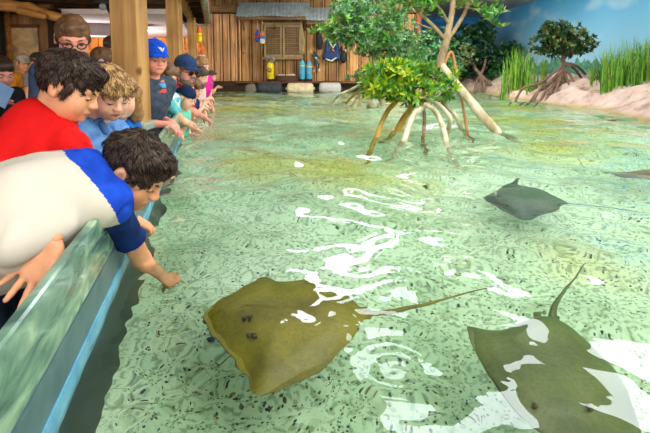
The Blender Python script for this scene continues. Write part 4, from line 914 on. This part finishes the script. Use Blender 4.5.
def person(label, head, fd, S=1.0, hs=None, up=(0, 0, 1), hip=None, body_f=(1, -.1, 0), skin=SKIN_P, hair=None, hstyle='short', shirt=None, pants=None, arms={}, kid=True, vox=.008, hvox=None,
           cap=None, glasses=None, beard=None, foot=ZF, tuft=0, lean=.25, sleeve=.55, extra_shirt=(), shirt_mfn=None, shirt_mats=None, brows=True, hand_fine=.0045, sh_pos=None, sw=.155, group=None, nb=None, fold=.006, eyes=True, tl=.045):
    head = np.array(head, float); hs = hs or (.93 if kid else 1.03); hvox = hvox or vox * .6; R = hframe(fd, up); bf = unit(body_f)
    if nb is None: nb = head - R[:, 1] * .03 * hs - np.array([0, 0, .155]) * hs
    nb = np.array(nb, float)
    if hip is None: hip = nb + np.array([0, 0, -.50]) * S - bf * lean
    hip = np.array(hip, float); ut = unit(nb - hip); rt = unit(np.cross(bf, ut)); ft = np.cross(ut, rt); RT = np.stack([rt, ft, ut], 1)
    base = np.array([hip[0], hip[1], foot]); Lt = np.linalg.norm(nb - hip)
    if sh_pos is None: sh_pos = {}
    sh = {g: np.array(sh_pos.get(g, nb + (rt * g * sw - ut * .045) * S), float) for g in (1, -1)}
    # body: one continuous figure
    hp, T = head_prims(head, R, hs, kid)
    neck = [rc(T(0, -.022, -.045), nb - ut * .02 * S, .046 * hs, .050 * hs, .02)]
    core = [rc(nb - ut * .10 * S, hip + ut * .05, .075 * S, .10 * S, .05), rc(sh[1], sh[-1], .045 * S, .045 * S, .04)]
    chunks = [(hp + neck, hvox)]; arm = []
    pts = {}
    for g, a in arms.items():
        w_ = np.array(a['w'], float); e_ = np.array(a['e'], float) if 'e' in a else elbow(sh[g], w_, .285 * S, .25 * S, a.get('pole', (-.3, 0, -1))); pts[g] = (e_, w_)
        arm += [rc(sh[g], e_, .047 * S, .038 * S, .01), rc(e_, e_ + (w_ - e_) * .3, .037 * S, .038 * S, .02 * S), rc(e_ + (w_ - e_) * .3, w_, .038 * S, .024 * S, .02 * S)]
        hd = a.get('d', w_ - e_); hprim = hand_prims(w_, hd, a.get('pn', (0, 0, -1)), a.get('hs', S * .88), a.get('th', g), **a.get('h', {}))
        chunks.append((hprim + [rc(w_ - unit(w_ - e_) * .03 * S, w_ + unit(hd) * .02 * S, .0235 * S, .021 * S, .014 * S)], hand_fine))
        chunks.append(([rc(sh[g], e_, .047 * S, .038 * S, .01), rc(e_, e_ + (w_ - e_) * .3, .037 * S, .0385 * S, .02 * S), rc(e_ + (w_ - e_) * .3, w_, .0385 * S, .0235 * S, .02 * S)], min(vox, .007)))
    for g in (1, -1):
        if g not in arms:   # arm hanging beside the body
            e_ = sh[g] + np.array([0, 0, -.27 * S]) + rt * g * .03; w_ = e_ + np.array([0, 0, -.24 * S]) + bf * .06; pts[g] = (e_, w_)
            chunks.append(([rc(sh[g], e_, .046 * S, .037 * S, .01), rc(e_, w_, .037 * S, .024 * S, .01)] + hand_prims(w_, (0.1, 0, -1), -rt * g, S, 1), .008))
    chunks.append((core, .014))
    lip_c = T(0, .094, -.057)
    def skmfn(Cn):
        q = (Cn - head) @ R / hs; z = q[:, 2] / (.90 if kid else 1)
        return ((np.abs(q[:, 0]) < .022) & (q[:, 1] > .086) & (z < -.0485) & (z > -.0695) & (np.abs(z + .058) < .0095 - np.abs(q[:, 0]) * .22)).astype(int)
    body = soft('person', chunks, [skin, LIP], None, base, skmfn)
    tag(body, label, 'person', group)
    # legs in trousers, shoes
    pm = pants or mat('jeans', (60, 78, 110), .85, (44, 58, 86), 20)
    kn, an = {}, {}; lg = []
    for g in (1, -1):
        hj = hip + rt * g * .075 * S; an[g] = np.array([base[0] + 0.02 - bf[0] * .05, base[1], foot + .07]) + np.array([rt[0], rt[1], 0]) * g * .09 * S; kn[g] = (hj + an[g]) / 2 + bf * .03
        lg += [rc(hj, kn[g], .085 * S, .062 * S, .03), rc(kn[g], an[g], .062 * S, .048 * S, .02)]
    soft('trousers', [([el(hip, np.array([.155, .12, .13]) * S, RT, .03)] + lg, .014)], pm, body)
    for g in (1, -1):
        soft('shoe', [([rc(an[g] + [0, 0, -.03], an[g] + bf * .13 * S + [0, 0, -.035], .038 * S, .034 * S, .02), half(an[g] + [0, 0, -.07], (0, 0, -1))], .009)], mat('shoe', (60, 60, 64), .6), body)
    # shirt
    if shirt is not None or shirt_mats:
        ch = [el(nb - ut * .17 * S, np.array([.165, .118, .19]) * S, RT, .04), rc(nb - ut * .20 * S, hip + ut * .02, .125 * S, .135 * S, .05), rc(sh[1] - ut * .005, sh[-1] - ut * .005, .056 * S, .056 * S, .05), el(nb - ut * .035 * S, np.array([.08, .07, .05]) * S, RT, .04)] + list(extra_shirt)
        for g in (1, -1):
            e_, w_ = pts[g]; q = sh[g] + (e_ - sh[g]) * sleeve if sleeve <= 1 else e_ + (w_ - e_) * (sleeve - 1)
            if sleeve > 1: ch += [rc(sh[g], e_, .060 * S, .052 * S, .04), rc(e_, q, .052 * S, .042 * S, .02)]
            else: ch += [rc(sh[g], q + unit(q - sh[g]) * .03, .062 * S, .062 * S, .04)]
            ch.append(cyl_cut(q, q - (sh[g] if sleeve <= 1 else e_), .11 * S))
        ch.append(cyl_cut(hip - ut * .06 * S, -ut, .35 * S)); ch.append(el(nb + ut * .05 * S + ft * .008, np.array([.056, .056, .045]) * hs, RT, .006, 'd'))
        dsp = lambda V: fold * wob(V * [1, 1, .6], 26) * .5 + fold * .5 * wob(V, 11) - fold * .55 * np.exp(-(wob(V * [1, 1, 1.5], 13) / .16) ** 2)
        soft('shirt', [(ch, vox)], shirt_mats or shirt, body, None, shirt_mfn(sh, ut, rt, ft, nb, pts) if shirt_mfn else None, dsp)
    # hair
    if hair:
        E = lambda p, r, k, op='u': el(T(*p), np.array(r) * hs, R, k * hs, op)
        C2 = lambda a, b, r1, r2, k: rc(T(*a), T(*b), r1 * hs, r2 * hs, k * hs)
        hp2 = [E((0, -.013, .038), (.0825, .102, .085), .01)]
        if hstyle == 'long': hp2 += [C2((-.06, -.035, .0), (-.065, -.02, -.15), .045, .040, .03), C2((.06, -.035, .0), (.065, -.02, -.15), .045, .040, .03), C2((0, -.07, 0), (0, -.075, -.19), .055, .05, .03)]
        if hstyle == 'short': hp2 += [E((0, .052, .082), (.055, .034, .026), .02)]
        hp2 += [E((0, .125, -.055 if hstyle != 'fringe' else -.07), (.105, .082, .110), .01, 'd')]
        if hstyle != 'long': hp2 += [E((0, .02, -.155), (.16, .16, .105), .01, 'd')] + [E((g * .088, .004, -.025), (.030, .030, .045), .008, 'd') for g in (-1, 1)]
        if hstyle != 'long': hp2 += [C2((g * .0715, .022, .02), (g * .071, .018, -.012), .011, .007, .006) for g in (-1, 1)]
        if hstyle == 'fringe': hp2 += [C2((-.05, .062, .062), (.05, .062, .062), .026, .026, .02), C2((-.04, .08, .05), (.045, .076, .045), .016, .014, .01)]
        if cap: hp2 += [half(T(0, 0, .045), R[:, 2])]
        ho = soft('hair', [(hp2, hvox)], hair, body, None, None, lambda V: .003 * wob(V, 60) * hs + .002 * wob(V, 140))
        if tuft:
            V, N = normals(ho); mb = MB(); tufts(mb, V, N, head, R, hs, tuft, tl * hs, random.Random(5), .0025 * hs)
            to = mb.build('hair_tufts', hair, ho, smooth=True)
    if brows:
        for g in (-1, 1):
            bm_ = hair[1] if hair and hair[1].name != 'none' else BROW
            MB().tube(spline([T(g * .014, .0935, .019), T(g * .030, .0885, .0255), T(g * .046, .0735, .021)], 8), [.0022 * hs, .0036 * hs, .0012 * hs], 6).build('eyebrow', bm_, body, smooth=True)
    if eyes:
        for g in (-1, 1):
            ec = T(g * .0315, .0722, .0); lk = unit(R @ np.array([g * .05, 1, -.5])); rr = .0138 * hs
            prf = [(rr * math.sin(a) + 1e-4, rr * math.cos(a)) for a in np.linspace(0, math.pi, 11)]
            mb = MB(); mb.lathe(ec, prf, lk, 14)
            cen = np.array([np.mean([mb.v[i] for i in f_], 0) for f_ in mb.f]); 
            mb.m = [1 if (unit(c_ - ec) @ lk) > .86 else 0 for c_ in cen]; eo = mb.build('eye', [EYEW, EYEI], body, smooth=True)
            MB().tube(spline([T(g * .016, .0865, -.001), T(g * .031, .0905, .0035), T(g * .047, .0785, -.001)], 8), [.0009, .0016, .0009], 5).build('lashes', BROW, eo, smooth=True)
    if beard:
        soft('beard', [([E_ for E_ in [el(T(0, .038, -.075), np.array([.063, .058, .052]) * hs, R, .02), el(T(0, .06, -.098), np.array([.038, .036, .034]) * hs, R, .02), rc(T(-.02, .098, -.042), T(.02, .098, -.042), .008 * hs, .008 * hs, .01),
              rc(T(-.064, .012, .0), T(-.056, .04, -.06), .013 * hs, .02 * hs, .02), rc(T(.064, .012, .0), T(.056, .04, -.06), .013 * hs, .02 * hs, .02), el(T(0, .1, -.058), np.array([.02, .012, .008]) * hs, R, .004, 'd')]], hvox)], beard, body, disp=lambda V: .003 * wob(V, 110))
    if cap:
        E = lambda p, r, k, op='u': el(T(*p), np.array(r) * hs, R, k * hs, op); bk_ = -1 if cap.get('back') else 1
        c0 = soft('cap', [([E((0, -.010, .050), (.086, .104, .084), .01), (lambda q, nr: half(q, nr))(T(0, 0, .034), -(R @ np.array([0, -.12 * bk_, 1.0])))], hvox)], cap['m'], body, None,
                  (lambda Cn: (((Cn - head) @ R)[:, 1] < -.025 * hs).astype(int)) if cap.get('mesh') else None, lambda V: .001 * wob(V, 80))
        yb = .085 * bk_; V_ = []; nn = 14
        for lay in (0, -.004):
            for j in range(6):
                for i in range(nn):
                    u = (i / (nn - 1) - .5) * 2; t_ = j / 5; x = u * .072 * (1 - .12 * t_); y = bk_ * (math.sqrt(max(0, 1 - (u * .8) ** 2)) * .088 + t_ * .070 * math.sqrt(max(0, 1 - (u * .93) ** 2)) + .0)
                    V_.append(T(x, y, .052 - .006 * t_ - .016 * u * u * (.4 + t_) + lay))
        Fc = []
        for l in (0, 1):
            for j in range(5):
                for i in range(nn - 1): a = l * 6 * nn + j * nn + i; Fc.append((a, a + 1, a + nn + 1, a + nn))
        o2 = 6 * nn
        Fc += [(5 * nn + i, 5 * nn + i + 1, o2 + 5 * nn + i + 1, o2 + 5 * nn + i) for i in range(nn - 1)]
        meshobj('brim', V_, Fc, cap.get('brim', cap['m'][0]), c0)
        MB().lathe(T(0, -.01, .136), [(.001, .004), (.007, .002), (.008, -.002)], R[:, 2], 8).build('top_button', cap['m'][0], c0, smooth=True)
        if cap.get('logo'):
            for a, b in (((-.016, .097, .092), (-.003, .103, .066)), ((-.003, .103, .066), (.022, .093, .096)), ((-.003, .101, .080), (.010, .098, .094))):
                MB().tube([T(*a), T(*b)], [.0035, .005, .003], 6).build('emblem', mat('logo_white', (236, 238, 240), .6), c0, smooth=True)
    if glasses:
        gm = mat(*glasses.get('m', ('frame_dark', (28, 26, 30), .3))); go = None
        for g in (-1, 1):
            ct = T(g * .032, .103, -.001); pts_ = [ct + R @ (np.array([math.cos(a) * .0215, -abs(math.cos(a)) * .0 - g * math.cos(a) * .004, math.sin(a) * .0155]) * hs) for a in np.linspace(0, 2 * math.pi, 19)]
            if go is None: go = MB().tube(pts_, .0019 * hs * glasses.get('w', 1), 6, False).build('glasses', gm, body, smooth=True)
            else: MB().tube(pts_, .0019 * hs * glasses.get('w', 1), 6, False).build('rim', gm, go, smooth=True)
            MB().tube([T(g * .054, .098, .003), T(g * .080, .045, .002), T(g * .085, -.010, .0)], .0018 * hs * glasses.get('w', 1), 6).build('temple', gm, go, smooth=True)
            if glasses.get('dark'): MB().lathe(ct, [(.001, .001), (.0205 * hs, .0), (.0205 * hs, -.002)], R[:, 1] + R[:, 0] * g * .15, 16, (1, .75)).build('lens', mat('lens_dark', (22, 18, 22), .1), go, smooth=True)
        MB().tube([T(-.012, .107, .002), T(.012, .107, .002)], .0018 * hs, 6).build('bridge', gm, go, smooth=True)
    return body, T, pts, sh
DKB = hairmats('hair_darkbrown', (78, 58, 42), (44, 31, 22)); BRN = hairmats('hair_brown', (120, 84, 54), (84, 56, 34)); BLD = hairmats('hair_blond', (204, 166, 108), (146, 106, 62)); LBR = hairmats('hair_lightbrown', (168, 124, 78), (124, 86, 50))
cloth = lambda n, c, c2, **k: mat(n, c, .85, c2, k.pop('sc', 20), bump=.25, bscale=k.pop('bs', 220), dist=.002, spec=.2)
BLUE_R, BLUE_SHADE, CREAM = cloth('raglan_blue', (22, 74, 196), (16, 56, 160)), cloth('raglan_blue_shaded', (12, 44, 104), (8, 32, 78)), cloth('cream', (206, 197, 182), (194, 184, 168), sc=3)  # darkest tone: shade on the lower sleeve put into the blue
# --- boy reaching in, foreground
elA = P(141, 259, 1.37); wrA = RF(161, 277, -.10)
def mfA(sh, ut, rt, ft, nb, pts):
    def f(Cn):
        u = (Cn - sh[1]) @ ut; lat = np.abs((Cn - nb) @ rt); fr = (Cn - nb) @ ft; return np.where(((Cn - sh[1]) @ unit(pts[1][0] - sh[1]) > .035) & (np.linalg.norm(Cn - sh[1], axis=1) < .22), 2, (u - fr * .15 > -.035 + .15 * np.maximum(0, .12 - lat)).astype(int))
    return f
nbA = P(98, 168, 1.27); hipA = P(-62, 236, 1.02)
shA = {1: P(112, 204, 1.17), -1: P(104, 178, 1.42)}
wl = P(53, 239, .95); 
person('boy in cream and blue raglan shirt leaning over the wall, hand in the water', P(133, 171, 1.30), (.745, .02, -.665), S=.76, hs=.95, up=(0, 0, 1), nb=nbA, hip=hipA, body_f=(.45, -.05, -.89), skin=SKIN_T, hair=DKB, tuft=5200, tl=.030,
       shirt_mats=[CREAM, BLUE_R, BLUE_SHADE], shirt_mfn=mfA, sh_pos=shA, foot=-.45, vox=.0042, hvox=.0034, hand_fine=.003, pants=mat('khaki', (150, 140, 96), .85, (120, 112, 76), 20), sleeve=.62, fold=.011,
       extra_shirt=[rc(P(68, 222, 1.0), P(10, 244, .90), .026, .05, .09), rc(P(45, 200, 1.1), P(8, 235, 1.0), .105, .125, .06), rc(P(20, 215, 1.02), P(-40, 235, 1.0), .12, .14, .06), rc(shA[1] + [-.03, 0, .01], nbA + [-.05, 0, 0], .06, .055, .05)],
       arms={1: dict(e=elA, w=wrA, d=(.45, .05, -.62), pn=(-.6, .3, -.5), th=1, h=dict(curl=(.15, .9, 1.0, 1.0), tc_=.5)),
             -1: dict(e=P(76, 203, 1.14), w=wl, d=P(26, 284, .90) - wl, pn=(.35, -.85, .25), th=-1, hs=.88, h=dict(curl=(.12, .16, .12, .16), spread=.26, tc_=.2, th_out=.40))})
# --- boy in red
RED = cloth('red_tee', (226, 22, 20), (196, 12, 14), sc=5)
nbB = P(50, 112, 1.50); 
person('boy in a plain red t-shirt bending over the wall just behind the raglan shirt boy', P(68, 87, 1.50), (.84, .16, -.50), S=.80, hs=.98, nb=nbB, hip=P(-8, 250, 1.35), body_f=(.85, .25, -.3), skin=SKIN_T, hair=DKB, tuft=5200, tl=.030, shirt=RED, foot=-.45,
       sh_pos={1: P(72, 146, 1.40), -1: P(40, 120, 1.72)}, vox=.007, hvox=.004, sleeve=.5, sw=.16, fold=.011,
       extra_shirt=[rc(P(30, 140, 1.45), P(5, 175, 1.35), .10, .12, .06), rc(P(40, 130, 1.5), P(40, 175, 1.42), .09, .12, .06)],
       arms={1: dict(w=W(134, 219, .06), pole=(-.2, 0, -1), d=(.5, .25, -.4), pn=(-.2, 0, -1), h=dict(curl=(.3, .35, .4, .45)))})
# --- blond boy
DENIM = cloth('denim', (110, 158, 212), (78, 122, 182), sc=30)
bC, TC, pC, sC = person('blond boy in light blue collared shirt between the boy in red and the post', P(109, 93, 1.85), (.66, -.52, -.50), S=.78, hs=.93, body_f=(.9, -.3, 0), skin=SKIN_P, hair=BLD, hstyle='fringe', tuft=1800, tl=.028, shirt=DENIM, foot=-.45, vox=.008, hvox=.0045,
       nb=P(97, 122, 1.90), hip=P(78, 230, 1.85), arms={1: dict(w=W(160, 172, .03), d=(.5, .2, -.3), pn=(-.2, 0, -1))})
for g in (-1, 1):
    a = P(97, 122, 1.9)
    soft('collar', [([rc(a + [.02 + .03 * (g > 0), -.06, .0], a + [.055, -.045 + .05 * (g < 0), -.03], .012, .018, .01), rc(a + [-.045 * g, -.045, .02], a + [.02, -.06, .0], .012, .013, .01)], .006)], cloth('denim2', (86, 130, 190), (66, 106, 166)), bC)
# --- girl behind him
person('girl with long light brown hair and a bright blue shirt behind the blond boy', P(121, 96, 2.12), (.30, -.85, -.42), S=.76, hs=.90, body_f=(1, -.2, 0), skin=SKIN_P, hair=LBR, hstyle='long', tuft=0, shirt=cloth('bright_blue', (22, 112, 206), (14, 88, 176)), foot=-.45, hip=P(108, 215, 2.1), nb=P(115, 121, 2.14), vox=.009)
# --- man with glasses
person('man with glasses and short brown hair looking over the red shirt boy', P(73, 38, 2.5), (.46, -.72, -.42), S=1.0, hs=1.04, kid=False, body_f=(.8, -.6, 0), skin=SKIN_R, hair=BRN,  shirt=cloth('dull_blue', (60, 72, 96), (44, 54, 76)), glasses=dict(w=1.6), vox=.012, hvox=.006, lean=.1)
# --- cap boy beside the post
def capm(n, c): return cloth(n, c, tuple(v * .75 for v in c))
def mfE(*_):
    c = P(162, 86, 3.03)
    def f(Cn):
        dx = np.abs(Cn[:, 0] - c[0] - .01); dz = Cn[:, 2] - c[2]; inn = (dx < .032 + .008 * np.sin(dz * 90)) & (Cn[:, 1] < 3.12)
        return np.where(inn & (np.abs(dz - .045) < .022), 1, np.where(inn & (np.abs(dz) < .016), 2, np.where(inn & (np.abs(dz + .038) < .013), 3, 0)))
    return f
bE, TE, pE, sE = person('boy in a bright blue and white mesh cap and charcoal t-shirt beside the thick post', P(154, 58, 3.08), (.66, -.62, -.22), S=.92, hs=.99, body_f=(.85, -.5, 0), skin=SKIN_R, hair=BRN, shirt_mats=[cloth('charcoal', (66, 76, 92), (46, 54, 68), sc=30), MO, mat('print_blue', (70, 150, 200), .8), mat('print_red', (200, 70, 60), .8)], shirt_mfn=mfE, vox=.008, hvox=.005, lean=.12, sw=.15,
       cap=dict(m=[capm('cap_blue', (20, 80, 206)), capm('cap_mesh', (214, 216, 220))], mesh=True, logo=True),
       arms={1: dict(w=P(168, 124, 2.93), pole=(-.4, -.2, -1), d=(.8, -.1, -.5), pn=(-.3, 0, -1), h=dict(curl=(.4, .5, .5, .6))), -1: dict(w=P(171, 122, 3.05), d=(.6, -.5, -.4), pn=(-.3, 0, -1), h=dict(curl=(.4, .5, .5, .6)))})
# --- kid in glasses and turquoise tee
def mfF(*_):
    S_ = [(P(a[0], a[1], 3.66), P(b[0], b[1], 3.66)) for a, b in (((166, 97), (169, 95)), ((169, 95), (168, 100)), ((168, 100), (173, 96)), ((173, 96), (176, 99)), ((166, 103), (168, 109)), ((168, 109), (170, 103)), ((170, 103), (172, 109)), ((172, 109), (174, 102)))]
    def f(Cn):
        out = np.zeros(len(Cn), int)
        for a, b in S_:
            ba = (b - a)[[0, 2]]; pa = Cn[:, [0, 2]] - a[[0, 2]]; t_ = np.clip(pa @ ba / (ba @ ba), 0, 1); out |= (np.linalg.norm(pa - t_[:, None] * ba, axis=1) < .0105) & (Cn[:, 1] < 3.85)
        return out
    return f
bF, TF, pF, sF = person('child in dark glasses and turquoise t-shirt with white print reaching to the water', P(166, 76, 3.66), (.80, -.42, -.38), S=.80, hs=.96, body_f=(.95, -.3, 0), skin=SKIN_P, hair=BRN, hstyle='fringe', shirt_mats=[cloth('turquoise', (112, 200, 206), (84, 172, 184)), mat('print_white', (236, 240, 240), .8)], shirt_mfn=mfF, vox=.0065, hvox=.006, lean=.2, glasses=dict(w=1.6), foot=-.45,
       sh_pos={1: P(165, 100, 3.52), -1: P(174, 98, 3.86)}, arms={1: dict(w=P(194, 128, 4.0), pole=(-.2, 0, -1), d=(.35, .3, -.25), pn=(-.1, 0, -1))})
# --- toddler
person('toddler in a backwards navy cap and mint t-shirt in front of the bearded man', P(186, 98, 3.98), (.84, -.2, -.42), S=.62, hs=.84, body_f=(1, -.1, 0), skin=SKIN_P, hair=BLD, shirt=cloth('mint', (130, 208, 178), (104, 182, 156)), vox=.010, hvox=.006, cap=dict(m=[capm('cap_navy', (24, 44, 78))] * 2, back=True), foot=-.45, hip=P(178, 140, 4.0), nb=P(182, 111, 4.0),
       arms={1: dict(w=P(190, 122, 3.95), pole=(-.3, 0, -1), d=(.6, .2, -.4))})
# --- bearded man
m, t = newmat('plaid'); tc = t.n('ShaderNodeTexCoord'); sp = t.n('ShaderNodeSeparateXYZ', inp={0: (tc, 'Object')})
def stripe(ax_, sc_, th): 
    mu = t.n('ShaderNodeMath', operation='MULTIPLY', inp={0: (sp, ax_), 1: sc_}); fr = t.n('ShaderNodeMath', operation='FRACT', inp={0: mu}); return t.n('ShaderNodeMath', operation='LESS_THAN', inp={0: fr, 1: th})
c = t.mix(stripe('Z', 14, .4), lin((206, 44, 44)), lin((232, 214, 208))); c = t.mix(stripe('Y', 14, .35), c, lin((150, 30, 40)))
p_ = t.n('ShaderNodeBsdfPrincipled', inp={'Roughness': .85}); t.L(O(c), p_.inputs['Base Color']); t.n('ShaderNodeOutputMaterial', inp={0: p_}); PLAID = m
GB = [mat('beard_grey', (136, 118, 104), .7, (92, 76, 64), 60, bump=.5, bscale=150), mat('beard_d', (92, 76, 64), .7)]
person('bearded man in a dark cap, sunglasses and red plaid shirt leaning on the wall', P(185.5, 70, 4.22), (.78, -.45, -.25), S=1.05, hs=1.10, kid=False, body_f=(.95, -.25, 0), skin=SKIN_R, hair=BRN, shirt=PLAID, vox=.012, hvox=.007, lean=.35, beard=GB[0], glasses=dict(w=1.5, dark=True), cap=dict(m=[capm('cap_slate', (44, 66, 110)), capm('cap_grey', (84, 84, 84))], mesh=True), sleeve=.9,
       nb=P(180, 84, 4.30), arms={1: dict(w=P(204, 117, 4.55), e=P(188, 110, 4.2), d=(.35, .35, -.4), hs=.85, h=dict(curl=(.4, .4, .5, .5), spread=.03))})
# --- further row along the wall
person('brown haired child in a navy t-shirt beyond the toddler', P(194, 88, 4.75), (.82, -.3, -.48), S=.75, hs=.93, skin=SKIN_P, hair=BRN, hstyle='fringe', shirt=cloth('navy_tee', (28, 52, 100), (18, 36, 74)), vox=.012, hvox=.007, foot=-.45, arms={1: dict(w=P(203, 107, 4.9), pole=(-.3, 0, -1), d=(.5, .3, -.4), hs=.6), -1: dict(w=P(204, 104, 5.1), d=(.5, .3, -.4), hs=.6)})
person('girl with long dark hair in a pale pink top bending to the water', P(200.5, 76, 5.5), (.86, -.2, -.45), S=.85, hs=.98, skin=SKIN_P, hair=DKB, hstyle='long', shirt=cloth('palepink', (236, 196, 196), (216, 170, 172)), vox=.013, hvox=.009, arms={1: dict(w=P(208, 102, 5.6), d=(.3, .2, -.6), hs=.62, h=dict(curl=(.4, .4, .5, .5), spread=.02))})
person('woman with long light brown hair in a magenta top, furthest adult at the wall', P(202, 65, 6.3), (.85, -.3, -.42), S=1.0, hs=1.02, kid=False, skin=SKIN_P, hair=LBR, hstyle='long', shirt=cloth('magenta', (228, 40, 150), (196, 24, 124)), vox=.013, hvox=.009, nb=P(205, 77, 6.25), hip=P(196, 108, 6.3), arms={1: dict(w=P(211.5, 98, 6.3), d=(.3, .2, -.6), hs=.72, h=dict(curl=(.4, .4, .5, .5), spread=.02))})
person('small dark haired child in blue, last in the row along the wall', P(212, 76, 8.2), (.9, -.3, -.3), S=.65, hs=.85, skin=SKIN_T, hair=DKB, shirt=cloth('midblue', (40, 92, 150), (28, 70, 120)), vox=.014, hvox=.01, foot=-.75, lean=.4, arms={1: dict(w=P(218, 86, 8.2), d=(.8, .1, -.2)), -1: dict(w=P(217, 87, 8.5), d=(.8, .1, -.2))})
# --- people in the dim room behind
OCH, GRY, DRK = cloth('ochre', (206, 136, 36), (176, 108, 26)), cloth('grey_tee', (120, 118, 120), (96, 94, 98)), cloth('dark_top', (34, 34, 40), (22, 22, 26))
person('man in a pale bucket hat and ochre shirt before the poster', P(23.5, 63, 6.5), (.8, -.5, -.25), S=1.0, hs=1.02, kid=False, skin=SKIN_T, hair=BRN, shirt=OCH, vox=.014, hvox=.01, lean=.03, cap=dict(m=[capm('hat_pale', (176, 164, 150))] * 2))
person('man in a dark cap and grey t-shirt beside the man in ochre', P(38.5, 62, 6.3), (.5, .7, -.25), S=1.0, hs=1.02, kid=False, skin=SKIN_T, hair=DKB, shirt=GRY, vox=.014, hvox=.01, lean=.03, cap=dict(m=[capm('cap_dark', (52, 42, 38))] * 2))
person('person in dark clothes at the far left edge holding a blue paper', P(1, 72, 3.4), (.75, -.5, -.45), S=.95, hs=1.0, kid=False, skin=SKIN_R, hair=DKB, shirt=DRK, vox=.013, hvox=.009, lean=.05, pants=mat('darkpants', (28, 28, 32), .9), arms={1: dict(w=P(-4, 103, 3.25), d=(.8, -.2, .2))})
pp = P(2, 95, 3.2); o = MB().box(pp, (.12, .004, .16), np.array(Matrix.Rotation(.5, 3, 'Y')), .001).build('folded_paper', mat('paper_blue', (130, 170, 214), .7), None, pp); tag(o, 'light blue folded paper held at the far left edge', 'paper')
person('person in a dark cap and navy shirt seen beyond, left of the thick post', P(113, 48, 5.0), (.55, .6, -.2), S=1.0, hs=1.02, kid=False, skin=SKIN_P, hair=DKB, shirt=cloth('navy2', (26, 56, 120), (18, 40, 90)), vox=.014, hvox=.009, lean=.05, cap=dict(m=[capm('cap_brown', (62, 48, 42))] * 2))
person('brown haired person with sunglasses on the head, just left of the thick post', P(103, 62, 3.6), (.8, .3, -.4), S=.85, hs=.96, kid=False, skin=SKIN_P, hair=BRN, shirt=cloth('tan_tee', (150, 120, 96), (120, 94, 74)), vox=.013, hvox=.008, lean=.05)
